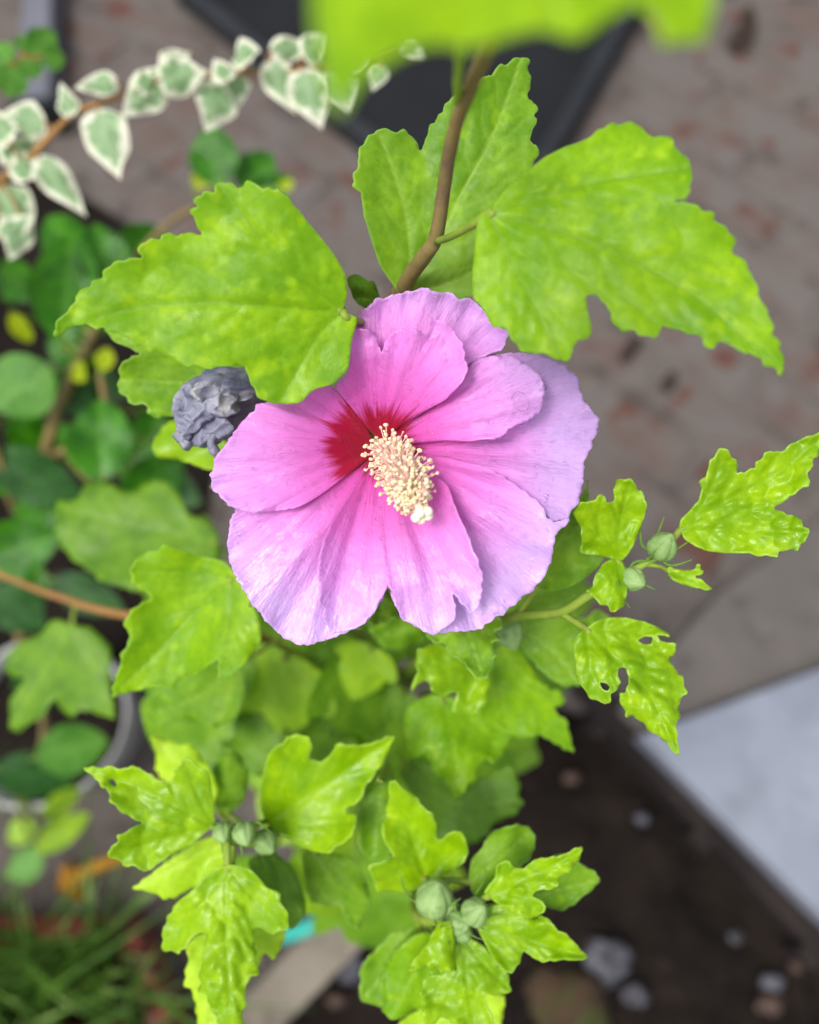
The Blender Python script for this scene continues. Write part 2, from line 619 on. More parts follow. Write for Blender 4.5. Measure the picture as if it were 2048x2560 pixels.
# brick paving: a mortar bed with bricks laid on edge
pav_px = [(-350, -420), (2500, -420), (2300, 1500), (1540, 1800), (1300, 1720), (900, 2290), (560, 2700), (-250, 2700)]
pav = [tuple(G(x, y, 0)[:2]) for x, y in pav_px]
paving = prism('brick_paving', pav, -.055, -.004, MORTAR, bev=0)
tag(paving, 'worn grey and red brick paving laid in diagonal rows', None, None, 'structure')
bed_px = [(-400, 420), (130, 440), (330, 560), (430, 700), (560, 1000), (520, 1300), (360, 1640), (250, 1760), (-400, 2050)]
bed = gpoly(bed_px, 0)
bricks = []
for q in range(4):
    bm = bmesh.new()
    bmesh.ops.create_cube(bm, size=1)
    for vtx in bm.verts:
        vtx.co = Vector((vtx.co.x * .198, vtx.co.y * .066, vtx.co.z * .05))
    bmesh.ops.bevel(bm, geom=list(bm.edges), offset=.006, segments=1, affect='EDGES')
    for vtx in bm.verts:
        vtx.co += Vector(mnoise.noise_vector(vtx.co * 40 + Vector((q * 9, 0, 0)))) * .0035
    me = bpy.data.meshes.new('brick')
    bm.to_mesh(me)
    bm.free()
    me.materials.append(BRICK)
    bricks.append(me)
ang = math.radians(-41)
ux, uy = Vector((math.cos(ang), math.sin(ang))), Vector((-math.sin(ang), math.cos(ang)))
view = gpoly([(-120, -160), (2170, -160), (2170, 2650), (-120, 2650)], 0)
rr = random.Random(3)
for j in range(-24, 34):
    for i in range(-12, 14):
        c = ux * ((i + .5 * (j % 2) + rr.uniform(-.02, .02)) * .212) + uy * (j * .0765 + rr.uniform(-.002, .002))
        if not (inpoly([c], pav)[0] and inpoly([c], view)[0]): continue
        cs = [c + ux * a * .1 + uy * b * .034 for a in (-1, 1) for b in (-1, 1)]
        if not inpoly(cs, pav).all() or inpoly(cs + [c], bed).any(): continue
        o = bpy.data.objects.new('brick', bricks[rr.randrange(4)])
        COL.objects.link(o)
        o.parent = paving
        o.location = (c.x, c.y, -.0265 + rr.uniform(-.002, .0015))
        o.rotation_euler = (rr.uniform(-.02, .02), rr.uniform(-.015, .015), ang + rr.uniform(-.035, .035) + (math.pi if rr.random() < .5 else 0))

# soil bed, its kerb and edging board
soil_px = [(1560, 1790), (2150, 2480), (2300, 2900), (500, 2900), (560, 2640), (930, 2250), (1290, 1720)]
sp = gpoly(soil_px, 0)
cx0, cy0 = np.mean([p[0] for p in sp]), np.mean([p[1] for p in sp])
xs = [p[0] for p in sp]
ys = [p[1] for p in sp]
nx, ny = 90, 90
SV, SF = [], []
for j in range(ny):
    for i in range(nx):
        x = min(xs) + (max(xs) - min(xs)) * i / (nx - 1)
        y = min(ys) + (max(ys) - min(ys)) * j / (ny - 1)
        z = -.046 + .02 * mnoise.fractal(Vector((x * 14, y * 14, 0)), 1, 2, 5)
        SV.append((x, y, min(z, -.008)))
cen = np.array(SV)
ins = inpoly(cen[:, :2], [(p[0] + (p[0] - cx0) * .02, p[1] + (p[1] - cy0) * .02) for p in sp])
for j in range(ny - 1):
    for i in range(nx - 1):
        a = j * nx + i
        q = (a, a + 1, a + nx + 1, a + nx)
        if any(ins[t] for t in q): SF.append(q)
tag(mesh_obj('soil_bed', SV, SF, SOIL), 'dark damp soil of the planting bed', None, None, 'structure')
bp, bf, be = fill(resample(np.array(bed), .02), .02)
bz = np.array([.004 + .012 * mnoise.fractal(Vector((x * 16, y * 16, 3)), 1, 2, 4) for x, y in bp])
bz = np.maximum(bz, -.002) * np.clip(be / .03, .15, 1) - .003 * (be < .001)
tag(mesh_obj('soil_patch', np.column_stack([bp, bz]), bf[:, ::-1].tolist(), SOIL), 'dark soil patch under the shrubs beside the paving', None, None, 'structure')
# the paving must not cover the bed: it ends along the kerb
kp = [G(905, 2235, 0), G(500, 2640, 0)]
dv = (kp[1] - kp[0]).normalized()
nv = Vector((-dv.y, dv.x, 0))
if nv.x < 0: nv = -nv
a0, a1 = kp[0] - dv * .05, kp[1] + dv * .3
kerb = prism('concrete_kerb', [(a0 - nv * .012)[:2], (a1 - nv * .012)[:2], (a1 + nv * .036)[:2], (a0 + nv * .036)[:2]], -.06, .03, KERBC, bev=.006)
tag(kerb, 'pale worn concrete kerb edging the dark soil bed', 'kerb')
# teal strip along the kerb
tp = [G(700, 2345, .05), G(760, 2325, .06), G(820, 2295, .065), G(880, 2255, .06), G(930, 2190, .05)]
tl = tube('garden_hose', [tuple(p) for p in tp], [.0075], TEAL, None, 30, 12)
for vtx in tl.data.vertices: vtx.co.z -= .012
tag(tl, 'short bright teal plastic hose lying over the concrete kerb', 'hose')

b0, b1 = G(1430, 1715, 0), G(2150, 2490, 0)
dv = (b1 - b0).normalized()
nv = Vector((-dv.y, dv.x, 0))
if nv.y < 0: nv = -nv
board = root('edging_board', (b0 + b1) / 2, 'dark weathered board edging the soil bed below the pale slab', 'edging')
prism('plank', [(b0 - nv * .006)[:2], (b1 - nv * .006)[:2], (b1 + nv * .028)[:2], (b0 + nv * .028)[:2]], -.06, .012, BOARD, board, .004)
for q in (.12, .5, .86):
    c = b0 + (b1 - b0) * q - nv * .012
    prism('peg', [(c - dv * .012 - nv * .007)[:2], (c + dv * .012 - nv * .007)[:2], (c + dv * .012 + nv * .007)[:2], (c - dv * .012 + nv * .007)[:2]],
          -.06, .006, BOARD, board, .002)

# grey step and pale slab
step = [G(1545, 1775, .02), G(1800, 1480, .02), G(2130, 1240, .02), G(2500, 1400, .02), G(2500, 2600, .02), G(2180, 2440, .02)]
st = prism('concrete_step', [p[:2] for p in step], -.06, .02, GREYC, bev=.005)
tag(st, 'low smooth grey concrete step under the pale slab', 'step')
sl = [G(1603, 1838, .06), G(2060, 1668, .06), G(2400, 1560, .06), G(2500, 2700, .06), G(2055, 2290, .06)]
so = prism('concrete_slab', [p[:2] for p in sl], .018, .06, SLABM, bev=.004)
tag(so, 'pale bluish concrete slab lying on the grey step', 'slab')

# charcoal tray at the back
tz = .05
tc = [G(1262, 615, tz), G(1640, -60, tz), G(1500, -420, tz), G(420, -60, tz)]
tray = root('plastic_tray', (tc[0] + tc[1] + tc[2] + tc[3]) / 4, 'flat charcoal plastic tray with a raised rim on the bricks', 'tray')
tray.location.z = 0
cc = sum((Vector(p) for p in tc), Vector()) / 4
prism('tray_floor', [(cc + (p - cc) * .985)[:2] for p in tc], .004, .022, CHAR, tray, .003)
for i in range(4):
    p, q = tc[i], tc[(i + 1) % 4]
    e = (q - p).normalized()
    nn = Vector((-e.y, e.x, 0))
    if nn.dot(cc - p) < 0: nn = -nn
    ins_ = .026
    prism('rim', [(p + e * .002)[:2], (q - e * .002)[:2], (q - e * ins_ + nn * ins_)[:2], (p + e * ins_ + nn * ins_)[:2]], .002, tz - .004 * i % 2, CHARL, tray, .006)

# grey post at the far left
pb = G(120, 330, 0)
pt = G(128, -120, .0)
post = root('grey_rail', (pb + pt) / 2, 'grey painted metal rail lying beside the brick paving', 'rail')
e = (pt - pb).normalized()
nn = Vector((-e.y, e.x, 0)) * .022
prism('bar', [(pb + nn)[:2], (pb - nn)[:2], (pt - nn)[:2], (pt + nn)[:2]], -.002, .05, POSTM, post, .006)
prism('flange', [(pb + nn * 1.6 - e * .01)[:2], (pb - nn * 1.6 - e * .01)[:2], (pb - nn * 1.6 + e * .004)[:2], (pb + nn * 1.6 + e * .004)[:2]], -.002, .06, CHARL, post, .003)

def add_teeth(ol, base, amp, period, rng, L):
    """small rounded teeth along an outline, none near the base"""
    n = len(ol)
    T = np.roll(ol, -1, 0) - np.roll(ol, 1, 0)
    T /= np.linalg.norm(T, axis=1)[:, None] + 1e-9
    area = .5 * np.sum(ol[:, 0] * np.roll(ol[:, 1], -1) - np.roll(ol[:, 0], -1) * ol[:, 1])
    Nn = np.stack([T[:, 1], -T[:, 0]], 1) * (1 if area > 0 else -1)
    s = np.concatenate([[0], np.cumsum(np.linalg.norm(np.diff(ol, axis=0), axis=1))])
    ph = s / period + .35 * np.sin(s / period * .7 + rng.uniform(0, 6))
    f = ph % 1
    tooth = (np.where(f < .68, f / .68, (1 - f) / .32) ** .8 - .5) * (.65 + .35 * np.sin(s / period * 1.9 + 1))
    k = np.clip((np.linalg.norm(ol - base, axis=1) / L - .28) / .25, 0, 1)
    return ol + Nn * (tooth * amp * k)[:, None]


LSEED = [0]


def RD(x, y, d):
    """the low shoots stand nearer: pull their depth towards the flower's"""
    e = .206 + (d - .206) * .55 if d < .33 else .274 + (d - .33) * (.45 - .274) / .12
    w = min(1, max(0, (y - 1880) / 130)) if d < .45 else 0
    return d + (e - d) * w




def leaf(parent, zk, outline, base, tip, db, dt, mat, veins=(), roll=0., fold=0., curl=0., bump=0., teeth=4., tper=34., h=9.,
         holes=(), pet=None, petr=(.0011, .0009), wave=.0012, label=None, cellpx=34, name='leaf', thick=.00028, petmat=None):
    LSEED[0] += 1
    rng = np.random.default_rng(LSEED[0])
    ol = np.array(Z(zk, outline))
    base = np.array(Z(zk, [base])[0])
    tip = np.array(Z(zk, [tip])[0])
    ax = tip - base
    L = np.linalg.norm(ax)
    ax = ax / L
    sx = np.array([-ax[1], ax[0]])
    my = ol[:, 1].mean()
    db, dt = RD(0, my, db), RD(0, my, dt)
    ol = resample(chaikin(ol, 1), h * .75)
    if teeth: ol = add_teeth(ol, base, teeth * 1.2 + L * .011, max(tper, L * .062), rng, L)
    P, F, ED = fill(ol, h, [np.array(Z(zk, ho)) for ho in holes], rng)
    t = ((P - base) @ ax) / L
    s = ((P - base) @ sx)
    hw = np.abs(s).max() + 1e-6
    s = s / hw
    # ribs: main ones to the lobe tips, side ribs off them
    main = [spline([base] + [np.array(q) for q in Z(zk, v)], 14) for v in veins] or [spline([base, tip], 14)]
    side = []
    for mi, mv in enumerate(main):
        ml = np.linalg.norm(mv[-1] - mv[0])
        for q in range(2, 12, 2):
            d0 = mv[q + 1] - mv[q]
            d0 = d0 / (np.linalg.norm(d0) + 1e-9)
            for sg in (-1, 1):
                a = math.radians(44) * sg
                dd = np.array([d0[0] * math.cos(a) - d0[1] * math.sin(a), d0[0] * math.sin(a) + d0[1] * math.cos(a)])
                ll = ml * .3 * (1 - q / 15)
                side.append((mv[q], mv[q] + dd * ll * .55, mv[q] + (dd * .9 + d0 * .35) * ll))
    mA = np.vstack([m[:-1] for m in main])
    mB = np.vstack([m[1:] for m in main])
    sA = np.array([x for q in side for x in (q[0], q[1])])
    sB = np.array([x for q in side for x in (q[1], q[2])])
    dm = seg_dist(P, mA, mB)
    ds = seg_dist(P, sA, sB)
    vw = max(3.2, L * .0075)
    vein = np.maximum(np.exp(-(dm / (vw * .7)) ** 2), .32 * np.exp(-(ds / (vw * .7)) ** 2))
    hgt = np.zeros(len(P))
    rel = 1.0
    # hollow along ribs
    hgt -= .0004 * np.exp(-(dm / (vw * 2.2)) ** 2) + .00009 * np.exp(-(ds / (vw * 2.2)) ** 2)
    if bump:
        lo, hi = P.min(0), P.max(0)
        m = int(max(6, (hi - lo).prod() / cellpx ** 2))
        sd = rng.uniform(lo, hi, (m, 2))
        f1 = np.full(len(P), 1e9)
        ga = rng.uniform(.55, 1.25, m)
        best = np.zeros(len(P))
        for q in range(m):
            dd = np.linalg.norm(P - sd[q], axis=1) / cellpx
            best = np.maximum(best, ga[q] * np.clip(1 - dd * dd * 1.15, 0, 1))
        puff = (1 - np.exp(-(np.minimum(dm, ds * 1.3) / (cellpx * .3)) ** 2))
        hgt += bump * best * (.6 + .4 * puff)
    ph = rng.uniform(0, 6, 3)
    hgt += wave * np.sin(t * 6 + ph[0]) * s + wave * .8 * np.sin(s * 4 + t * 5 + ph[1]) + wave * .6 * np.sin(t * 13 + s * 3 + ph[2]) * np.abs(s)
    # ruffled margin
    per = np.arctan2(P[:, 1] - base[1], P[:, 0] - base[0])
    hgt += wave * 1.2 * np.exp(-ED / (L * .05)) * np.sin(per * 17 + ph[1]) * np.clip(np.linalg.norm(P - base, axis=1) / L - .2, 0, 1)
    d = db + (dt - db) * t + roll * s - fold * np.abs(s) ** 1.3 + curl * np.clip(t, 0, 2) ** 2 - hgt
    W = UP(P[:, 0], P[:, 1], d)
    o = mesh_obj(name, W, F.tolist(), mat, parent, {'vein': vein, 'edge': ED}, thick=thick)
    if label: o['label'] = label
    if pet is not None:
        i = np.argmin(np.linalg.norm(P - base, axis=1))
        dd = d[i] + .0004
        pts = [UP(base[0] + ax[0] * 14, base[1] + ax[1] * 14, dd), UP(base[0], base[1], dd + .0005)]
        if len(pet) == 3 and not isinstance(pet[0], (tuple, list)): pet = [pet]
        for p in pet: pts.append(UP(p[0], p[1], RD(p[0], max(p[1], my) if p[1] > 1950 else p[1], p[2])))
        tube('petiole', pts, petr, petmat or GSTEM, o, 16, 8)
    return o


# ------------------------------------------------------------------ the hibiscus
SB = G(1000, 2010, -.04)
shrub = root('hibiscus_shrub', SB, 'leafy lime green hibiscus shrub bearing one large lilac pink flower', 'shrub')

# --- stems
trunk_top = UP(980, 1720, .47)
tr_pts = [tuple(SB - Vector((0, 0, .02))), tuple(UP(990, 1960, .75)), tuple(UP(985, 1850, .6)), tuple(trunk_top)]
tube('trunk', tr_pts, [.011, .009, .0075, .006], STEM, shrub, 30, 12, .001)


def branch(pts, radii, mat=STEM, n=30, wob=.0004, name='branch'):
    return tube(name, pxpath([(x, y, RD(x, y, d)) for x, y, d in pts]), radii, mat, shrub, n, 10, wob)


branch([(980, 1740, .49), (985, 1500, .40), (975, 1150, .30), (985, 800, .238), (1010, 715, .222), (1060, 640, .207), (1090, 590, .2), (1110, 470, .19),
        (1135, 330, .175), (1175, 220, .158), (1225, 110, .132), (1270, -30, .105), (1310, -160, .085)],
       [.0044, .0036, .003, .0022, .0019, .0017, .00155, .00145, .0013, .0011], n=70)
# axil nodes
branch([(1150, 300, .171), (1143, 250, .165), (1147, 150, .135), (1150, 70, .108), (1150, -40, .085)], [.001, .0008, .0008], PSTEM, name='petiole')
branch([(980, 1740, .47), (1120, 1640, .34), (1240, 1560, .262), (1300, 1540, .243), (1400, 1531, .231), (1470, 1490, .224), (1560, 1440, .221), (1615, 1408, .22), (1640, 1395, .22)],
       [.003, .0024, .0018, .0014, .0013, .0012, .001, .0008], GSTEM, 50)
branch([(980, 1800, .52), (820, 1950, .42), (680, 2080, .33), (600, 2100, .292), (570, 2090, .283), (562, 2065, .28)], [.0036, .003, .0022, .0015, .001], GSTEM)
branch([(985, 1830, .56), (1030, 2020, .45), (1045, 2200, .36), (1042, 2280, .31), (1090, 2300, .282), (1140, 2290, .272), (1170, 2280, .268)], [.0038, .003, .0022, .0017, .0012], GSTEM)
branch([(980, 1760, .5), (760, 1650, .44), (560, 1560, .36), (300, 1535, .39), (140, 1490, .42), (0, 1435, .44), (-120, 1380, .45)], [.0034, .0026, .002, .0016, .0014], TWIG)
branch([(985, 1640, .44), (820, 1540, .36), (700, 1440, .30), (620, 1420, .275), (575, 1446, .265)], [.003, .0022, .0016, .0012], GSTEM)
branch([(976, 1200, .32), (850, 1150, .275), (720, 1060, .25), (640, 980, .24)], [.0022, .0018, .0014], GSTEM)
branch([(985, 1700, .45), (1060, 1650, .34), (1100, 1620, .285), (1120, 1600, .268)], [.003, .002, .0013], GSTEM)

# --- leaves on the flowering shoot
leaf(shrub, '1', [(1445, 1310), (1465, 1240), (1455, 1150), (1400, 1060), (1310, 950), (1230, 850), (1170, 790), (1155, 805), (1130, 790), (1110, 795), (1075, 775),
                  (1040, 765), (1015, 785), (1000, 795), (970, 770), (925, 765), (905, 785), (905, 810), (870, 805), (830, 825), (820, 850), (830, 865), (800, 885),
                  (815, 915), (835, 960), (850, 990), (800, 985), (770, 975), (745, 1000), (710, 980), (680, 985), (675, 1010), (640, 1005), (595, 1025), (585, 1050),
                  (600, 1080), (540, 1095), (490, 1100), (440, 1135), (430, 1165), (390, 1190), (355, 1215), (315, 1245), (320, 1270), (280, 1310), (240, 1360),
                  (222, 1400), (226, 1420), (280, 1390), (330, 1365), (390, 1375), (430, 1385), (520, 1402), (600, 1470), (700, 1490), (780, 1540), (880, 1550),
                  (1030, 1535), (1042, 1580), (1090, 1680), (1160, 1700), (1260, 1700), (1320, 1640), (1400, 1620), (1470, 1550), (1480, 1440), (1510, 1340)],
     (1445, 1310), (226, 1418), .193, .186, MID, [[(1000, 1278), (600, 1290), (232, 1412)], [(1150, 1060), (920, 780)], [(1330, 1420), (1180, 1690)]],
     roll=-.006, fold=.004, bump=.0005, cellpx=60, teeth=2, h=7, wave=.0013, pet=[(880, 800, .197), (985, 820, .235)])
leaf(shrub, '2', [(345, 900), (355, 860), (400, 800), (460, 750), (520, 700), (570, 660), (650, 620), (740, 590), (800, 545), (845, 520), (885, 522), (930, 512),
                  (975, 530), (1000, 570), (1060, 572), (1110, 590), (1135, 640), (1175, 670), (1190, 710), (1188, 750), (1175, 770), (1192, 800), (1160, 830), (1110, 855),
                  (1160, 850), (1205, 862), (1235, 885), (1275, 895), (1300, 940), (1345, 970), (1375, 1010), (1365, 1040), (1360, 1065), (1400, 1090), (1440, 1140),
                  (1445, 1175), (1470, 1220), (1475, 1260), (1510, 1310), (1528, 1370), (1535, 1410), (1555, 1440), (1575, 1510), (1578, 1560), (1560, 1582), (1530, 1545),
                  (1490, 1530), (1460, 1500), (1430, 1475), (1415, 1497), (1380, 1470), (1345, 1445), (1300, 1440), (1280, 1468), (1240, 1450), (1215, 1410), (1150, 1395),
                  (1070, 1370), (1055, 1400), (1020, 1425), (970, 1405), (930, 1390), (890, 1395), (855, 1360), (845, 1320), (825, 1275), (790, 1245), (750, 1238), (740, 1260),
                  (752, 1310), (765, 1370), (765, 1420), (730, 1432), (705, 1425), (690, 1480), (660, 1525), (610, 1510), (560, 1485), (510, 1490), (470, 1475), (430, 1430),
                  (410, 1385), (345, 1375), (310, 1300), (265, 1250), (265, 1150), (275, 1050), (285, 930), (310, 900)],
     (335, 900), (1570, 1575), .178, .168, MID, [[(700, 1000), (1000, 1130), (1250, 1290), (1565, 1570)], [(750, 780), (1185, 715)], [(480, 1200), (640, 1510)]],
     roll=.004, fold=-.004, bump=.0005, cellpx=60, teeth=1.5, h=7, wave=.0013, pet=[(1185, 560, .183), (1130, 590, .192), (1092, 604, .2)])
leaf(shrub, '0', [(838, 615), (800, 560), (780, 500), (765, 450), (762, 410), (742, 390), (745, 365), (755, 350), (755, 320), (765, 300), (790, 275), (815, 270), (835, 280),
                  (850, 272), (868, 285), (885, 318), (895, 300), (905, 265), (925, 245), (935, 225), (950, 205), (975, 195), (1005, 175), (1030, 155), (1035, 160), (1055, 132),
                  (1065, 137), (1082, 125), (1097, 118), (1115, 125), (1112, 150), (1120, 165), (1112, 200), (1112, 212), (1127, 215), (1132, 227), (1125, 245), (1132, 250),
                  (1122, 275), (1112, 297), (1130, 302), (1135, 320), (1127, 340), (1108, 380), (1070, 430), (1045, 480), (1030, 560), (995, 625), (950, 640), (900, 640), (860, 640)],
     (866, 622), (1100, 122), .222, .214, GRN, [[(960, 430), (1040, 280), (1098, 125)], [(860, 480), (835, 380), (800, 285)], [(960, 590), (1030, 555)]],
     roll=.004, fold=.003, bump=.0004, cellpx=44, teeth=1.5, h=7, wave=.0011, pet=[(1010, 760, .224), (990, 800, .236)])
leaf(shrub, '0', [(670, -90), (655, -20), (662, 60), (672, 130), (690, 205), (715, 240), (745, 185), (790, 140), (850, 108), (920, 92), (980, 100), (1030, 92), (1090, 70), (1150, 60),
                  (1215, 85), (1270, 45), (1310, 20), (1350, 10), (1385, 45), (1395, 95), (1440, 82), (1485, 90), (1505, 10), (1510, -90), (1300, -190), (1000, -210)],
     (1130, -110), (700, 225), .08, .074, LIME, [[(900, 20), (705, 215)], [(1180, 60)], [(1400, 60)]], fold=-.001, teeth=0, h=12, wave=.0006,
     pet=[(1330, -200, .082)])
# small leaf beside the stem
leaf(shrub, '1', [(1600, 1250), (1585, 1205), (1570, 1180), (1550, 1185), (1520, 1160), (1490, 1153), (1468, 1165), (1463, 1200), (1480, 1225), (1485, 1255), (1510, 1280), (1540, 1295), (1590, 1310)],
     (1610, 1290), (1475, 1165), .23, .222, OLD, teeth=1, h=7, pet=(985, 780, .236))
leaf(shrub, '4', [(500, 45), (545, 80), (560, 110), (610, 125), (690, 165), (640, 185), (595, 215), (580, 245), (590, 280), (575, 320), (580, 355), (620, 370), (625, 400), (660, 415),
                  (700, 410), (730, 425), (720, 460), (760, 480), (830, 470), (900, 480), (960, 470), (1100, 420), (1230, 330), (1260, 250), (1200, 100), (900, 20), (700, 10)],
     (1230, 320), (580, 300), .247, .242, GRN, [[(900, 305), (590, 296)], [(1000, 420), (760, 475)], [(950, 200), (520, 60)]], bump=.0006, cellpx=50, teeth=2, h=8, fold=.003,
     pet=(650, 990, .249))
leaf(shrub, '4', [(760, 570), (745, 610), (760, 670), (800, 680), (850, 680), (930, 700), (1000, 730), (1060, 740), (1130, 700), (1120, 600), (1040, 540), (900, 480), (820, 500)],
     (1110, 640), (750, 620), .268, .272, LIME, teeth=2, h=10, pet=(660, 1060, .275))
# --- left hand leaves
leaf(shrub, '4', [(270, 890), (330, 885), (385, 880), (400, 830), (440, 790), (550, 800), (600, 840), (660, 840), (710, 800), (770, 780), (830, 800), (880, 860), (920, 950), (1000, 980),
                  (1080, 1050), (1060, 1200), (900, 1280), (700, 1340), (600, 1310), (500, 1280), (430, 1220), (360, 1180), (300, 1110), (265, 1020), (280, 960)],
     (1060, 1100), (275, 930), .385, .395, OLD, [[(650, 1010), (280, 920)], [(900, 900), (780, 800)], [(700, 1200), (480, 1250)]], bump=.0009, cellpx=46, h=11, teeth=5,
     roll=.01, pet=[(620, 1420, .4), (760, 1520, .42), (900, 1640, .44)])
leaf(shrub, '4', [(1150, 1240), (1100, 1180), (1000, 1160), (900, 1130), (800, 1100), (775, 1130), (710, 1140), (660, 1180), (635, 1230), (650, 1290), (700, 1330), (740, 1350), (740, 1370),
                  (690, 1390), (630, 1440), (605, 1490), (640, 1550), (620, 1600), (590, 1650), (595, 1690), (570, 1740), (555, 1790), (545, 1850), (620, 1830), (700, 1810), (760, 1790),
                  (800, 1800), (860, 1800), (870, 1760), (920, 1745), (960, 1740), (1020, 1690), (1075, 1660), (1065, 1750), (1130, 1760), (1180, 1700), (1230, 1650), (1250, 1610), (1280, 1570),
                  (1275, 1500), (1260, 1430), (1220, 1350), (1200, 1290)],
     (1140, 1265), (550, 1840), .262, .262, MID, [[(950, 1440), (700, 1690), (555, 1835)], [(900, 1230), (655, 1220)], [(1130, 1500), (1090, 1745)]], bump=.0008, cellpx=56, h=8, teeth=2.5,
     fold=.005, wave=.002, pet=(590, 1440, .267))
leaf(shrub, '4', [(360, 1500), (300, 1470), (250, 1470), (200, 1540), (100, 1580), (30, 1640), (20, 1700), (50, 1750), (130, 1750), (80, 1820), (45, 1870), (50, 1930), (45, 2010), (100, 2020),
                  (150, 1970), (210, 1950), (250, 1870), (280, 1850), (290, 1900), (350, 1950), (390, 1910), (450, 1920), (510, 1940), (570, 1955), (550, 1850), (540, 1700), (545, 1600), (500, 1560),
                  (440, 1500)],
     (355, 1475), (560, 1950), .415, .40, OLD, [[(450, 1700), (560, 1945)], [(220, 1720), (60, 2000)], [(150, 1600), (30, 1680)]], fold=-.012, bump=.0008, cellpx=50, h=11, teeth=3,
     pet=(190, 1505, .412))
leaf(shrub, '4', [(730, 1850), (740, 1910), (720, 1960), (780, 1990), (870, 1960), (960, 1970), (1060, 2000), (1150, 1960), (1200, 1850), (1190, 1700), (1000, 1650), (800, 1780)],
     (1180, 1680), (725, 1950), .315, .325, GRN, [[(950, 1850), (730, 1940)], [(1060, 1990)]], bump=.0008, h=11, teeth=4, pet=(760, 1560, .34))
# --- right hand cluster
leaf(shrub, '5', [(700, 815), (640, 800), (600, 790), (515, 780), (512, 740), (520, 690), (510, 640), (490, 610), (470, 575), (490, 545), (520, 520), (580, 515), (600, 490), (620, 478),
                  (640, 495), (645, 525), (670, 520), (685, 500), (680, 460), (690, 410), (705, 400), (740, 410), (765, 398), (790, 430), (800, 455), (825, 460), (835, 500), (850, 535), (835, 600),
                  (820, 650), (790, 720), (750, 790), (722, 818)],
     (702, 815), (768, 400), .221, .211, LIME, [[(715, 600), (765, 405)], [(600, 640), (620, 485)], [(600, 740), (520, 770)]], bump=.0014, cellpx=30, h=5.5, teeth=1.2, fold=.004, wave=.0015,
     pet=(1562, 1438, .221))
leaf(shrub, '5', [(690, 800), (625, 830), (600, 870), (585, 890), (575, 945), (545, 970), (560, 990), (600, 1015), (610, 1045), (655, 1045), (660, 1080), (690, 1075), (720, 1055), (740, 1040), (745, 990),
                  (755, 900), (735, 850), (715, 815)],
     (695, 800), (662, 1078), .2205, .214, LIME, [[(670, 940), (662, 1070)], [(560, 975)], [(738, 1035)]], bump=.0012, cellpx=26, h=5.5, teeth=1.2, pet=(1566, 1436, .2215))
leaf(shrub, '5', [(1015, 650), (1020, 610), (1060, 570), (1115, 510), (1130, 450), (1112, 420), (1130, 400), (1150, 390), (1165, 330), (1170, 300), (1195, 290), (1210, 260), (1235, 240),
                  (1265, 255), (1275, 290), (1305, 300), (1310, 340), (1305, 375), (1345, 370), (1400, 345), (1405, 320), (1435, 300), (1450, 270), (1475, 255), (1500, 270), (1550, 255), (1590, 220),
                  (1640, 200), (1680, 180), (1725, 170), (1790, 150), (1725, 250), (1715, 290), (1690, 310), (1690, 350), (1660, 370), (1680, 410), (1670, 440), (1610, 460), (1580, 495), (1490, 550),
                  (1550, 575), (1635, 600), (1640, 640), (1675, 660), (1670, 690), (1640, 730), (1610, 765), (1580, 760), (1520, 770), (1515, 800), (1480, 790), (1420, 795), (1390, 780), (1330, 775),
                  (1250, 780), (1170, 770), (1100, 745), (1040, 710)],
     (1018, 665), (1785, 153), .219, .213, LIME, [[(1240, 520), (1500, 380), (1780, 158)], [(1160, 480), (1238, 248)], [(1300, 660), (1665, 675)]], bump=.0016, cellpx=34, h=5.5, teeth=1.2,
     fold=.004, wave=.0016, pet=[(1660, 1372, .2205), (1625, 1402, .22)])
leaf(shrub, '5', [(545, 1160), (590, 1125), (650, 1105), (720, 1103), (800, 1120), (870, 1140), (920, 1160), (960, 1190), (965, 1205), (930, 1200), (900, 1190), (910, 1220), (955, 1235),
                  (1000, 1240), (995, 1280), (970, 1310), (970, 1340), (1000, 1370), (1010, 1400), (1035, 1400), (1035, 1440), (1055, 1490), (1020, 1520), (1010, 1560), (1020, 1610), (1000, 1640),
                  (1000, 1700), (1012, 1808), (980, 1790), (950, 1745), (910, 1710), (880, 1690), (855, 1690), (840, 1650), (800, 1625), (770, 1605), (745, 1615), (735, 1580), (710, 1530), (710, 1490),
                  (740, 1490), (755, 1440), (760, 1400), (735, 1360), (705, 1360), (700, 1400), (715, 1440), (700, 1470), (665, 1500), (660, 1540), (640, 1548), (600, 1530), (560, 1520), (530, 1470),
                  (490, 1420), (490, 1350), (480, 1290), (478, 1230), (500, 1190)],
     (540, 1165), (1010, 1800), .222, .213, LIME, [[(700, 1330), (860, 1500), (1005, 1790)], [(760, 1180), (990, 1255)], [(560, 1350), (640, 1535)]], bump=.0016, cellpx=34, h=5.5, teeth=1,
     fold=-.004, wave=.0018, holes=[[(800, 1222), (835, 1200), (880, 1205), (875, 1242), (830, 1242)], [(605, 1435), (640, 1440), (662, 1460), (650, 1482), (620, 1472)]],
     pet=[(1440, 1555, .227), (1402, 1532, .231)])
leaf(shrub, '5', [(950, 860), (975, 845), (985, 860), (1050, 865), (1095, 860), (1100, 835), (1120, 840), (1120, 860), (1140, 865), (1135, 880), (1100, 890), (1095, 905), (1130, 915), (1150, 935),
                  (1188, 962), (1160, 968), (1100, 955), (1040, 945), (1000, 922), (970, 905)],
     (955, 868), (1185, 962), .2195, .217, LIME, bump=.0006, cellpx=22, h=5, teeth=1, wave=.001, pet=[(1650, 1416, .22), (1618, 1412, .22)], petr=(.0007, .0006))
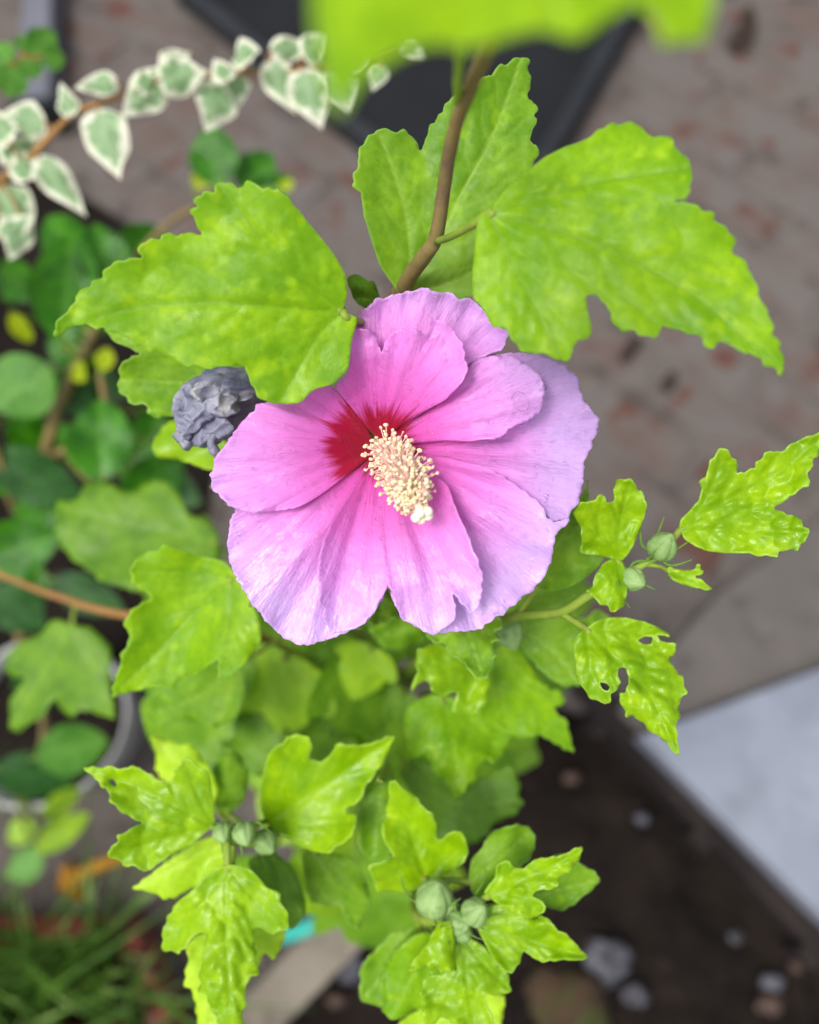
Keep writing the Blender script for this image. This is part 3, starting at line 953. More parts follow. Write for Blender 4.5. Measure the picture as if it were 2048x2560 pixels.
leaf(shrub, '5', [(552, 400), (530, 470), (480, 520), (440, 600), (380, 680), (370, 760), (350, 850), (320, 930), (265, 975), (400, 970), (480, 940), (560, 890), (600, 850), (640, 800), (560, 740),
                  (560, 600), (552, 470)],
     (280, 968), (550, 420), .235, .232, GRN, bump=.0007, h=8, teeth=2, pet=[(1300, 1528, .241)])
leaf(shrub, '5', [(110, 1110), (240, 1010), (340, 980), (440, 965), (490, 990), (500, 1000), (495, 1050), (480, 1110), (540, 1115), (580, 1070), (620, 1075), (665, 1100), (640, 1200), (540, 1300),
                  (500, 1400), (515, 1450), (430, 1460), (380, 1430), (330, 1390), (290, 1350), (230, 1290), (180, 1200)],
     (150, 1130), (510, 1440), .285, .278, GRN, [[(330, 1250), (500, 1430)], [(400, 1060), (640, 1090)]], bump=.0009, cellpx=40, h=8, teeth=3, pet=(1230, 1566, .267))
leaf(shrub, '7', [(1200, 300), (1260, 210), (1330, 200), (1400, 330), (1430, 380), (1490, 430), (1540, 440), (1560, 480), (1540, 510), (1500, 515), (1510, 540), (1560, 570), (1580, 640), (1602, 735),
                  (1550, 710), (1500, 680), (1430, 640), (1360, 665), (1310, 650), (1240, 620), (1150, 580), (1130, 500), (1190, 400)],
     (1235, 240), (1598, 725), .288, .288, MID, [[(1400, 500), (1595, 720)], [(1400, 420), (1550, 470)], [(1240, 450), (1280, 630)]], bump=.0009, cellpx=44, h=8, teeth=4, pet=(1200, 1590, .285))
leaf(shrub, '7', [(850, 480), (800, 520), (785, 580), (790, 640), (800, 700), (830, 760), (880, 740), (910, 770), (930, 830), (970, 850), (1000, 890), (1035, 955), (1060, 940), (1090, 880), (1130, 860),
                  (1150, 800), (1170, 760), (1220, 780), (1260, 740), (1280, 690), (1310, 640), (1280, 590), (1200, 530), (1100, 490), (1000, 460), (920, 450)],
     (970, 470), (1040, 950), .29, .283, MID, [[(1010, 700), (1042, 940)], [(860, 580), (815, 740)], [(1150, 620), (1240, 760)]], bump=.0014, cellpx=48, h=8, teeth=4, fold=-.005, pet=(1090, 1640, .31))
leaf(shrub, '7', [(850, 240), (900, 220), (950, 200), (1000, 240), (1080, 290), (1120, 330), (1160, 350), (1205, 370), (1190, 440), (1180, 500), (1130, 540), (1070, 550), (1010, 530), (1030, 480),
                  (1045, 435), (970, 460), (920, 440), (910, 400), (890, 385), (860, 400), (820, 440), (830, 380), (858, 345), (840, 310)],
     (1130, 330), (830, 400), .262, .255, LIME, [[(970, 330), (835, 420)], [(950, 210)], [(1100, 480)]], bump=.0015, cellpx=34, h=7, teeth=2, pet=(1130, 1610, .268))
leaf(shrub, '7', [(890, 150), (990, 140), (1100, 110), (1200, 90), (1250, 80), (1262, 130), (1220, 150), (1252, 190), (1210, 200), (1237, 265), (1210, 280), (1222, 320), (1190, 350), (1180, 380),
                  (1130, 387), (1110, 350), (1080, 310), (1040, 280), (990, 260), (985, 210), (930, 205), (895, 180)],
     (1080, 120), (1170, 380), .238, .228, GRN, [[(1130, 260), (1165, 375)], [(960, 190)], [(1240, 180)]], bump=.0006, h=7, teeth=1.5, pet=[(1120, 1570, .25), (1090, 1620, .29)])
leaf(shrub, '7', [(590, 90), (640, -40), (740, -60), (770, 40), (745, 90), (690, 110), (650, 125)], (690, -50), (670, 115), .243, .238, GRN, teeth=2, h=8, pet=(970, 1400, .36))
leaf(shrub, '7', [(610, 130), (700, 90), (800, 80), (870, 100), (890, 190), (820, 222), (740, 242), (680, 225)], (880, 120), (640, 180), .305, .3, GRN, teeth=3, h=10, pet=(985, 1560, .41))
# --- bottom left cluster
leaf(shrub, '6', [(1160, 600), (1150, 480), (1130, 330), (1070, 300), (1010, 240), (985, 265), (970, 290), (940, 310), (935, 360), (910, 385), (860, 370), (810, 330), (760, 315), (720, 285), (690, 305),
                  (640, 310), (600, 293), (540, 300), (500, 300), (445, 297), (470, 325), (510, 350), (540, 390), (570, 410), (600, 440), (585, 480), (620, 500), (640, 530), (690, 560), (770, 595),
                  (720, 620), (660, 660), (635, 665), (635, 700), (580, 755), (585, 785), (650, 800), (660, 830), (740, 830), (770, 865), (820, 845), (880, 800), (960, 750), (1040, 710), (1100, 660)],
     (1155, 620), (450, 300), .276, .264, LIME, [[(880, 470), (600, 350), (452, 300)], [(1060, 430), (1000, 255)], [(860, 690), (600, 775)]], bump=.0015, cellpx=40, h=6.5, teeth=2, fold=.006, wave=.002,
     holes=[[(586, 370), (612, 362), (626, 383), (632, 402), (606, 396)]], pet=[(555, 2070, .281)])
leaf(shrub, '6', [(810, 115), (870, 145), (930, 155), (960, 180), (1020, 175), (1070, 210), (1090, 250), (1130, 290), (1180, 420), (1150, 520), (1000, 480), (910, 390), (860, 350), (835, 300), (845, 230)],
     (1150, 500), (815, 120), .305, .3, PALE, bump=.0006, h=9, teeth=3, pet=(600, 2095, .295))
leaf(shrub, '6', [(1180, 660), (1100, 680), (1000, 730), (900, 800), (800, 890), (705, 950), (780, 965), (840, 980), (880, 1010), (940, 1005), (1000, 970), (1080, 930), (1160, 860), (1200, 840), (1280, 780), (1260, 680)],
     (1220, 690), (712, 950), .298, .293, PALE, bump=.0007, h=8, teeth=3, pet=(585, 2085, .287))
leaf(shrub, '6', [(1225, 826), (1160, 840), (1100, 890), (1060, 940), (1000, 990), (960, 1020), (930, 1050), (930, 1080), (895, 1100), (900, 1140), (865, 1195), (885, 1230), (865, 1265), (880, 1290),
                  (930, 1290), (965, 1300), (1000, 1270), (1030, 1220), (1080, 1190), (1110, 1190), (1100, 1280), (1090, 1350), (1070, 1420), (1085, 1440), (1065, 1500), (1110, 1520), (1135, 1600),
                  (1160, 1650), (1190, 1720), (1240, 1800), (1310, 1740), (1310, 1600), (1330, 1580), (1320, 1520), (1340, 1430), (1395, 1415), (1400, 1390), (1375, 1340), (1380, 1290), (1365, 1230),
                  (1370, 1170), (1400, 1160), (1430, 1180), (1475, 1200), (1510, 1180), (1558, 1165), (1555, 1090), (1540, 1060), (1510, 1030), (1515, 980), (1490, 965), (1440, 950), (1400, 900), (1350, 850),
                  (1290, 825)],
     (1225, 835), (1245, 1790), .272, .262, LIME, [[(1222, 1200), (1245, 1780)], [(1050, 1080), (890, 1280)], [(1380, 1020), (1540, 1150)]], bump=.0019, cellpx=44, h=6.5, teeth=2, fold=-.005, wave=.002,
     pet=[(570, 2125, .278), (567, 2085, .283)])
leaf(shrub, '6', [(1110, 1190), (1050, 1210), (1000, 1270), (1020, 1330), (1000, 1400), (988, 1480), (1030, 1490), (1050, 1560), (1060, 1640), (1080, 1760), (1200, 1760), (1250, 1560), (1350, 1440), (1390, 1380),
                  (1430, 1290), (1470, 1345), (1500, 1300), (1530, 1240), (1540, 1170), (1400, 1130), (1250, 1120)],
     (1230, 1130), (1120, 1750), .3, .298, PALE, bump=.0007, h=9, teeth=3, pet=(585, 2095, .288))
leaf(shrub, '7', [(120, 1060), (95, 980), (100, 880), (130, 750), (160, 710), (200, 690), (240, 650), (290, 645), (330, 660), (345, 700), (330, 770), (380, 775), (430, 750), (460, 690), (500, 690), (540, 700),
                  (600, 695), (660, 680), (700, 660), (742, 648), (720, 710), (690, 770), (650, 830), (600, 890), (580, 960), (490, 1010), (560, 1030), (550, 1090), (520, 1150), (460, 1180), (430, 1215), (370, 1210),
                  (300, 1190), (220, 1140), (170, 1110)],
     (120, 1062), (738, 652), .288, .274, LIME, [[(320, 950), (520, 810), (735, 655)], [(200, 860), (300, 655)], [(340, 1080), (550, 1065)]], bump=.0014, cellpx=60, h=6.5, teeth=1.5, fold=.011, wave=.0022,
     pet=[(630, 2066, .288), (610, 2090, .292)])
# --- bottom cluster
leaf(shrub, '7', [(890, 1370), (910, 1330), (960, 1330), (1020, 1300), (1080, 1250), (1095, 1215), (1085, 1160), (1060, 1110), (1030, 1105), (990, 1130), (960, 1150), (940, 1150), (945, 1080), (920, 1020),
                  (880, 1000), (850, 950), (830, 930), (790, 910), (740, 870), (713, 866), (715, 950), (700, 1010), (695, 1060), (680, 1090), (690, 1160), (740, 1230), (700, 1250), (608, 1275), (630, 1310),
                  (640, 1350), (660, 1400), (720, 1400), (780, 1405), (840, 1390)],
     (890, 1350), (722, 872), .292, .28, LIME, [[(830, 1150), (725, 880)], [(760, 1310), (615, 1280)], [(1000, 1230), (1080, 1170)]], bump=.0014, cellpx=42, h=6.5, teeth=2, fold=.004, wave=.002,
     pet=[(1050, 2230, .32), (1042, 2270, .325)])
leaf(shrub, '7', [(1110, 1400), (1095, 1330), (1110, 1240), (1170, 1180), (1180, 1140), (1220, 1100), (1290, 1085), (1340, 1075), (1390, 1090), (1415, 1140), (1410, 1200), (1390, 1240), (1320, 1300), (1250, 1340),
                  (1230, 1400), (1150, 1440)], (1110, 1350), (1390, 1110), .292, .29, GRN, bump=.0006, h=8, teeth=3, pet=[(1110, 2200, .295), (1045, 2215, .325)])
leaf(shrub, '7', [(1390, 1400), (1440, 1300), (1480, 1240), (1530, 1215), (1580, 1225), (1640, 1270), (1700, 1300), (1727, 1340), (1690, 1390), (1640, 1420), (1600, 1460), (1550, 1490), (1490, 1480), (1430, 1450)],
     (1400, 1420), (1722, 1340), .288, .286, GRN, bump=.0006, h=8, teeth=3, pet=(1170, 2283, .272))
leaf(shrub, '7', [(1170, 1410), (1190, 1370), (1225, 1330), (1230, 1270), (1280, 1245), (1310, 1280), (1360, 1290), (1400, 1250), (1450, 1235), (1500, 1235), (1560, 1220), (1610, 1190), (1645, 1182), (1630, 1240),
                  (1600, 1270), (1580, 1310), (1520, 1330), (1530, 1370), (1490, 1385), (1420, 1390), (1400, 1420), (1440, 1440), (1470, 1470), (1440, 1510), (1390, 1530), (1320, 1500), (1240, 1460)],
     (1172, 1430), (1640, 1187), .262, .25, LIME, [[(1350, 1350), (1530, 1260), (1638, 1190)], [(1230, 1350), (1275, 1255)], [(1330, 1450), (1460, 1480)]], bump=.0019, cellpx=30, h=6, teeth=1.5, fold=.003,
     pet=(1165, 2282, .268))
leaf(shrub, '7', [(1130, 1560), (1160, 1500), (1200, 1470), (1290, 1450), (1380, 1490), (1400, 1530), (1450, 1510), (1500, 1550), (1510, 1580), (1560, 1600), (1600, 1640), (1640, 1680), (1668, 1707), (1640, 1725),
                  (1560, 1720), (1500, 1725), (1460, 1735), (1430, 1730), (1370, 1690), (1360, 1680), (1340, 1740), (1300, 1790), (1270, 1780), (1230, 1740), (1190, 1680), (1160, 1620)],
     (1140, 1560), (1662, 1708), .272, .262, LIME, [[(1350, 1620), (1655, 1706)], [(1290, 1520), (1450, 1520)], [(1220, 1660), (1300, 1780)]], bump=.0018, cellpx=36, h=6, teeth=2, fold=.004, pet=(1160, 2288, .27))
leaf(shrub, '7', [(950, 1545), (990, 1540), (1030, 1535), (1040, 1560), (1020, 1590), (1035, 1640), (1030, 1700), (1042, 1782), (1000, 1770), (965, 1800), (950, 1760), (915, 1790), (900, 1750), (860, 1770), (798, 1776),
                  (830, 1730), (860, 1690), (890, 1640), (920, 1600)], (1010, 1550), (900, 1770), .258, .249, LIME, bump=.0008, cellpx=30, h=6, teeth=1, fold=-.004, pet=(1140, 2290, .272))
leaf(shrub, '7', [(1040, 1640), (1100, 1620), (1160, 1650), (1200, 1700), (1240, 1760), (1290, 1790), (1290, 1840), (1305, 1870), (1270, 1885), (1230, 1900), (1170, 1880), (1170, 1920), (1200, 1980), (1240, 2090),
                  (1150, 2110), (1040, 2060), (1000, 2010), (960, 2000), (930, 2030), (890, 2070), (875, 2000), (870, 1960), (890, 1930), (865, 1890), (880, 1850), (870, 1820), (910, 1800), (970, 1790), (1020, 1740)],
     (1080, 1630), (1140, 2105), .27, .262, LIME, [[(1090, 1850), (1140, 2095)], [(1000, 1800), (880, 1900)], [(1180, 1760), (1290, 1860)]], bump=.0016, cellpx=36, h=6, teeth=2, pet=(1145, 2290, .272))
leaf(shrub, '7', [(830, 1560), (730, 1590), (660, 1670), (600, 1730), (570, 1780), (580, 1830), (570, 1880), (590, 1930), (650, 1940), (690, 1960), (720, 1850), (760, 1780), (820, 1700), (890, 1620), (920, 1590)],
     (880, 1570), (600, 1900), .318, .32, GRN, bump=.0005, h=9, teeth=3, pet=(1045, 2200, .36))
leaf(shrub, '7', [(900, 1590), (830, 1610), (760, 1670), (700, 1740), (680, 1800), (670, 1870), (690, 1920), (680, 1970), (720, 2010), (770, 2010), (830, 1970), (900, 1950), (960, 1850), (1000, 1700), (950, 1620)],
     (930, 1600), (710, 1990), .3, .3, MID, bump=.0007, h=8, teeth=3, pet=(1042, 2265, .325))
leaf(shrub, '7', [(1140, 1850), (1250, 1880), (1272, 1900), (1260, 2000), (1240, 2100), (1160, 2080), (1100, 1960)], (1150, 1860), (1230, 2080), .312, .31, PALE, h=10, teeth=3, pet=(1100, 2305, .285))
leaf(shrub, '7', [(740, 2060), (800, 1990), (900, 1950), (1000, 1960), (1060, 2020), (1060, 2120), (760, 2120)], (1040, 1980), (760, 2080), .33, .33, PALE, h=11, teeth=3, pet=(1060, 2300, .31))
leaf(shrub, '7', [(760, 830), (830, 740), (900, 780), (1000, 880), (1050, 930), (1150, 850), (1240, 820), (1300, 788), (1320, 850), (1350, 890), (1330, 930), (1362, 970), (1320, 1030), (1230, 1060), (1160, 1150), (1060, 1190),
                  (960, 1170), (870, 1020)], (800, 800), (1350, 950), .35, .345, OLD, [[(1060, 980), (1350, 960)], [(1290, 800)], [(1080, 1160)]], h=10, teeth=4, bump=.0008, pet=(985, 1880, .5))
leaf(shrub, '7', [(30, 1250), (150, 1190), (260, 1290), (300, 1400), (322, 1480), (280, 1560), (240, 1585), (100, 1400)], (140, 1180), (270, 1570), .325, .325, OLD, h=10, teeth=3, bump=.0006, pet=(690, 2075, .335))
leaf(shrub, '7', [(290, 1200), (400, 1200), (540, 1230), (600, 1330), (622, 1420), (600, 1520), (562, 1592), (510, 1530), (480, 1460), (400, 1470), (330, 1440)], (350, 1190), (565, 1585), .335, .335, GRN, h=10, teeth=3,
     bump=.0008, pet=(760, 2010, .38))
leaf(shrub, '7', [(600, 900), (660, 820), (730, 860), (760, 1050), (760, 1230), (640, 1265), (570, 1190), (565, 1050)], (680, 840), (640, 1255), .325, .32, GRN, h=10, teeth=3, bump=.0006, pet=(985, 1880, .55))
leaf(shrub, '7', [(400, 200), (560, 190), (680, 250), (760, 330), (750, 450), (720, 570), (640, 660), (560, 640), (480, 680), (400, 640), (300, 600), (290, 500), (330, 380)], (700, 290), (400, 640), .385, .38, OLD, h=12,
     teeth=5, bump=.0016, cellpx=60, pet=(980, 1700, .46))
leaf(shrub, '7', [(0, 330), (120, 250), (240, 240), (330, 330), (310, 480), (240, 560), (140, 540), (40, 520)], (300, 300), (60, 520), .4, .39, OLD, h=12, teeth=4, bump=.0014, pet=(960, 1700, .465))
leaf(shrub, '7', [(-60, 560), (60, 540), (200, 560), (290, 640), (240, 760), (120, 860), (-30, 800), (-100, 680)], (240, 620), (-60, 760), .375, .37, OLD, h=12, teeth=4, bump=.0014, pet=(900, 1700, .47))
leaf(shrub, '6', [(1150, 300), (1200, 190), (1290, 220), (1345, 330), (1320, 480), (1230, 560), (1150, 540)], (1230, 550), (1220, 200), .33, .325, GRN, h=10, teeth=3, bump=.0006, pet=(650, 2085, .315))
leaf(shrub, '0', [(490, 1560), (560, 1440), (640, 1400), (700, 1450), (690, 1530), (600, 1580)], (690, 1450), (500, 1560), .42, .42, OLD, h=14, teeth=4, pet=(900, 1720, .48))

# --- filler leaves deeper in the shrub: one blade, copied
def blade_mesh(outline, h, mat, vl, name, cup=.06, wav=.02, seed=3, tooth=.016, per=.09):
    rng = np.random.default_rng(seed)
    ol = resample(chaikin(np.array(outline, float), 1), h * .75)
    if tooth: ol = add_teeth(ol, np.zeros(2), tooth, per, rng, 1.0)
    P, F, ED = fill(ol, h, (), rng)
    F = F[:, ::-1]
    x, y = P[:, 0], P[:, 1]
    main = [spline([(0, 0)] + v, 12) for v in vl]
    mA = np.vstack([m[:-1] for m in main])
    mB = np.vstack([m[1:] for m in main])
    dm = seg_dist(P, mA, mB)
    sd = []
    for yy in np.arange(.12, .9, .1):
        for sg in (-1, 1):
            sd.append(((0, yy), (sg * .34, yy + .2)))
    dsd = seg_dist(P, [np.array(a) for a, b in sd], [np.array(b) for a, b in sd])
    vein = np.maximum(np.exp(-(dm / .012) ** 2), .4 * np.exp(-(dsd / .009) ** 2))
    z = cup * (np.abs(x) * 1.6) ** 1.5 - .12 * y * y + wav * np.sin(y * 9 + x * 5) * np.abs(x) * 3 - .006 * np.exp(-(dm / .02) ** 2) - .003 * np.exp(-(dsd / .02) ** 2)
    o = mesh_obj(name, np.stack([x, y, z], 1), F.tolist(), mat, None, {'vein': vein, 'edge': ED})
    me = o.data
    bpy.data.objects.remove(o)
    return me


half = [(.0, -.02), (.12, -.03), (.26, .03), (.36, .14), (.44, .28), (.42, .36), (.34, .38), (.28, .42), (.30, .52), (.25, .64), (.18, .76), (.10, .88), (.0, 1.0)]
hib = half + [(-x, y) for x, y in half[-2:0:-1]]
vl3 = [[(0, .5), (0, .98)], [(.2, .16), (.42, .3)], [(-.2, .16), (-.42, .3)]]
ova = [(.0, -.02), (.1, .02), (.22, .14), (.3, .32), (.31, .5), (.26, .68), (.16, .85), (.06, .96), (0, 1)]
vo = [(.0, -.02), (.14, .0), (.27, .1), (.33, .26), (.31, .44), (.22, .64), (.11, .84), (.03, .96), (0, 1.03)]
vol = vo + [(-x, y) for x, y in vo[-2:0:-1]]
ovl = ova + [(-x, y) for x, y in ova[-2:0:-1]]
T_FIL = [blade_mesh(hib, .045, FIL, vl3, 'leaf', .1, .03, 5), blade_mesh(hib, .045, FIL2, vl3, 'leaf', -.06, .04, 6), blade_mesh(hib, .045, FIL, vl3, 'leaf', .02, .05, 8)]
T_G = {'l2': blade_mesh(ovl, .05, GLOSSP, [[(0, .5), (0, .97)]], 'leaf', .1, .02, 15, 0), 'g': blade_mesh(ovl, .04, GLOSS, [[(0, .5), (0, .97)]], 'leaf', .3, .05, 9, 0), 'b': blade_mesh(ovl, .04, GLOSSB, [[(0, .5), (0, .97)]], 'leaf', .05, .02, 10, 0),
       'p': blade_mesh(ovl, .04, GLOSSP, [[(0, .5), (0, .97)]], 'leaf', -.05, .02, 11, 0), 'y': blade_mesh(ovl, .05, YLEAF, [[(0, .5), (0, .97)]], 'leaf', .2, .02, 12, 0),
       'v': blade_mesh(vol, .03, VARI, [[(0, .5), (0, .97)]], 'leaf', -.2, .09, 13, 0), 'l': blade_mesh(ovl, .05, FIL2, [[(0, .5), (0, .97)]], 'leaf', .05, .02, 14, .008, .1)}


def place(me, base, tip, width, parent, hint=None, stemto=None, pmat=GSTEM, r=.0012, name='leaf'):
    """blade from base to tip (world), given width in metres, facing hint (default: up, towards the open sky side of the camera)"""
    B, T = Vector(base), Vector(tip)
    y = T - B
    ln = y.length
    y.normalize()
    n = Vector(hint) if hint is not None else (Vector((0, 0, H)) - B).normalized()
    x = y.cross(n).normalized()
    z = x.cross(y).normalized()
    sw = width / .62
    M = Matrix(((x.x * sw, y.x * ln, z.x * ln, B.x), (x.y * sw, y.y * ln, z.y * ln, B.y), (x.z * sw, y.z * ln, z.z * ln, B.z), (0, 0, 0, 1)))
    o = bpy.data.objects.new(name, me)
    COL.objects.link(o)
    adopt(o, parent, M)
    if stemto is not None:
        S = Vector(stemto)
        mid = (B + S) / 2 + (B - T) * .08
        t = tube('petiole', [tuple(B + y * ln * .04), tuple(B), tuple(mid), tuple(S)], [r * .8, r, r * 1.2], pmat, None, 10, 6)
        adopt(t, o)
    return o


rf = random.Random(11)
spots = []
for q in range(46):
    px = rf.gauss(860, 260)
    py = rf.gauss(1760, 250)
    if not (380 < px < 1330 and 1250 < py < 2230): continue
    if px > 1100 and py > 1900: continue
    if px < 640 and py > 1750: continue
    d = rf.uniform(.42, .55)
    spots.append((px, py, d))
for (px, py, d) in spots:
    a = math.atan2(py - 1750, px - 900) + rf.uniform(-.6, .6)
    ln = rf.uniform(190, 280)
    b = UP(px, py, d + .01)
    t = UP(px + math.cos(a) * ln, py + math.sin(a) * ln, d + rf.uniform(-.01, .03))
    lm = np.linalg.norm(np.array(t) - np.array(b))
    hint = (Vector((0, 0, 1)) + Vector((rf.uniform(-.35, .35), rf.uniform(-.35, .35), 0))).normalized()
    sp_ = UP(980 + (px - 980) * .25, 1740 + (py - 1740) * .15, d + .06)
    place(T_FIL[rf.randrange(3)], b, t, lm * rf.uniform(.72, .95), shrub, hint, sp_)

for (bx_, by_, tx_, ty_, d_, k_, wd) in ((720, 1640, 620, 1880, .365, 1, .85), (860, 1640, 960, 1850, .37, 0, .9), (500, 1700, 380, 1900, .35, 0, .8), (1010, 1730, 890, 1930, .38, 2, .85), (620, 1600, 450, 1700, .37, 2, .8),
                                   (760, 2120, 880, 2290, .36, 1, .85), (800, 2010, 690, 1880, .36, 0, .8), (1230, 1740, 1330, 1890, .37, 2, .85), (660, 2150, 600, 2330, .35, 0, .8), (980, 1980, 1120, 2130, .40, 1, .85),
                                   (820, 1800, 720, 1990, .385, 2, .9), (930, 1620, 870, 1760, .35, 1, .75), (1180, 1880, 1270, 2060, .40, 0, .85), (430, 1520, 330, 1640, .4, 2, .85)):
    b, t = UP(bx_, by_, d_), UP(tx_, ty_, d_ + .008)
    hint = (Vector((0, 0, 1)) + Vector((rf.uniform(-.3, .3), rf.uniform(-.3, .3), 0))).normalized()
    place(T_FIL[k_], b, t, float(np.linalg.norm(t - b)) * wd, shrub, hint, UP(980 + (bx_ - 980) * .3, 1740 + (by_ - 1740) * .3, d_ + .1))

# ------------------------------------------------------------------ the flower
EYE = (948, 1118)
RMAX = 470.


def petal_depth(P, off, seed, curl, ruf, EDs, lift):
    dx, dy = P[:, 0] - EYE[0], P[:, 1] - EYE[1]
    r = np.hypot(dx, dy) / RMAX
    th = np.arctan2(dy, dx)
    d = .224 - .022 * (1 - np.exp(-(r / .3) ** 1.1)) + .0085 * np.clip(r - .45, 0, 2) ** 1.4
    d += .0011 * np.sin(th * 7 + 1.3) * np.clip(r * 1.6, 0, 1) + .0006 * np.sin(th * 17 + 3 * r) * np.clip(r * 1.3, 0, 1)
    fo = np.array([mnoise.noise(Vector((t * 3.4 + 2.2, q * 1.1, .7))) + .5 * mnoise.noise(Vector((t * 9, q * 1.6, 4.2))) for t, q in zip(th, r)])
    d += .0026 * fo * np.clip(r * 1.4, 0, 1)
    d += off * np.clip(r / .5, 0, 1)
    d -= lift * np.clip((r - .15) / .6, 0, 1) ** 1.4
    # rim: curled and frilled
    e = np.exp(-EDs / 26.)
    fr = np.array([mnoise.noise(Vector((t * 7 + seed * 5, q * 2.2, seed))) for t, q in zip(th, r)])
    fr2 = np.array([mnoise.noise(Vector((t * 24 + seed * 5, q * 5, seed + 9))) for t, q in zip(th, r)])
    rim = np.clip((r - .25) / .3, 0, 1)
    d -= rim * e * (curl + ruf * fr * 1.6)
    d -= rim * ruf * (.55 * fr + .25 * fr2)
    return d, r, th


flower_mesh_pts = []


def petal(outline, parent, off, seed, roll=0., curl=.001, ruf=.0016, lift=0, wet=.3, axis=None, h=7, label=None):
    ol = resample(chaikin(np.array(Z('3', outline)), 1), h * .7)
    rng = np.random.default_rng(seed)
    # finely crinkled margin
    T = np.roll(ol, -1, 0) - np.roll(ol, 1, 0)
    T /= np.linalg.norm(T, axis=1)[:, None] + 1e-9
    r0 = np.hypot(ol[:, 0] - EYE[0], ol[:, 1] - EYE[1]) / RMAX
    w = np.array([mnoise.noise(Vector((p[0] * .045, p[1] * .045, seed))) + .6 * mnoise.noise(Vector((p[0] * .11, p[1] * .11, seed + 4))) for p in ol])
    ol = ol + np.stack([T[:, 1], -T[:, 0]], 1) * (w * 7 * np.clip((r0 - .4) / .3, 0, 1))[:, None]
    P, F, ED = fill(ol, h, (), rng)
    d, r, th = petal_depth(P, off, seed, curl, ruf, ED, lift)
    ta = axis if axis is not None else math.atan2(*(P.mean(0) - EYE)[::-1])
    a = (th - ta + math.pi) % (2 * math.pi) - math.pi
    d = d - roll * np.clip(a, -.8, .8) * np.clip(r * 1.2, 0, 1)
    W = UP(P[:, 0], P[:, 1], d)
    wt = np.full(len(P), wet) if np.isscalar(wet) else wet(P)
    o = mesh_obj('petal', W, F.tolist(), PETAL, parent, {'rad': r, 'ang': a, 'seed': np.full(len(P), seed * 3.7), 'wet': wt, 'heart': np.full(len(P), {4: .07, 9: .01, 1: .0, 6: -.03, 2: -.02, 5: -.04}.get(seed, -.06))}, thick=.0002)
    o.data.update()
    flower_mesh_pts.append((P, W, o))
    if label: o['label'] = label
    return o


# receptacle and calyx behind the petals
rc = []
for i in range(12):
    t = i / 11
    rc.append((t, .0022 + .0042 * math.sin(t * 1.5)))
A, B = UP(990, 860, .2365), UP(EYE[0], EYE[1], .2285)
pa = spline([UP(985, 800, .2375), UP(975, 960, .246), UP(958, 1070, .244), UP(*EYE, .2275)], 16)
v, f = tube_geo(pa, [.0013, .0014, .0016, .0035, .005, .0055, .0045, .002], 14)
flower = mesh_obj('flower', v, f, GSTEM, shrub)
flower['label'] = 'large open lilac pink hibiscus flower with crimson heart'
for i in range(5):
    a = 2 * math.pi * i / 5 + .6
    c = np.array(EYE)
    u = np.array([math.cos(a), math.sin(a)])
    n_ = np.array([-u[1], u[0]])
    ol = np.array([c + u * 15 - n_ * 20, c + u * 60 - n_ * 42, c + u * 120 - n_ * 26, c + u * 170, c + u * 120 + n_ * 26, c + u * 60 + n_ * 42, c + u * 15 + n_ * 20])
    P, F, ED = fill(resample(chaikin(ol), 12), 14)
    r = np.linalg.norm(P - c, axis=1)
    mesh_obj('sepal', UP(P[:, 0], P[:, 1], .2345 - .02 * (r / 200) ** .8 + .004), F.tolist(), BUD, flower, thick=.0004)

wl = lambda k: (lambda P: np.clip(.35 + k * (P[:, 1] - 1250) / 300, .2, 1))
petal([(780, 700), (900, 600), (1020, 500), (1090, 400), (1130, 350), (1200, 328), (1290, 322), (1370, 325), (1440, 345), (1500, 380), (1545, 430), (1560, 500), (1590, 550), (1628, 585), (1615, 640),
       (1600, 700), (1565, 750), (1570, 810), (1560, 870), (1540, 930), (1500, 990), (1440, 1000), (1400, 960), (1300, 900), (1150, 830), (1000, 770), (880, 730), (780, 720)], flower, .0008, 1, wet=.3)
petal([(760, 690), (700, 520), (650, 400), (640, 300), (650, 200), (690, 140), (760, 105), (840, 85), (900, 72), (960, 72), (1010, 85), (1060, 105), (1120, 112), (1160, 150), (1200, 210), (1264, 230), (1255, 270),
       (1235, 310), (1180, 328), (1120, 355), (1090, 380), (1050, 450), (950, 560), (850, 640)], flower, -.0006, 2, curl=.0035, ruf=.0018, wet=.35)
petal([(740, 730), (690, 760), (560, 850), (450, 900), (300, 925), (175, 940), (150, 1000), (140, 1080), (145, 1150), (180, 1220), (215, 1290), (265, 1350), (300, 1400), (355, 1450), (410, 1487), (480, 1483),
       (540, 1465), (620, 1440), (690, 1400), (740, 1350), (775, 1260), (775, 1150), (755, 1000), (750, 850)], flower, .0014, 3, wet=wl(.9), curl=.0016)
petal([(740, 710), (690, 600), (620, 520), (560, 460), (510, 440), (430, 500), (330, 520), (265, 520), (230, 570), (190, 610), (140, 690), (85, 750), (76, 820), (80, 880), (110, 895), (140, 930), (180, 950),
       (300, 960), (420, 940), (520, 885), (620, 810), (700, 750)], flower, -.0014, 4, axis=math.pi, wet=.35)
petal([(780, 715), (900, 728), (1020, 735), (1150, 770), (1280, 838), (1390, 920), (1435, 1000), (1510, 985), (1490, 1010), (1450, 1050), (1445, 1100), (1430, 1170), (1400, 1230), (1340, 1290), (1280, 1340),
       (1200, 1390), (1150, 1430), (1050, 1435), (975, 1447), (900, 1420), (840, 1380), (800, 1300), (780, 1250), (770, 1150), (745, 1000), (740, 850)], flower, -.0012, 5, wet=wl(.6))
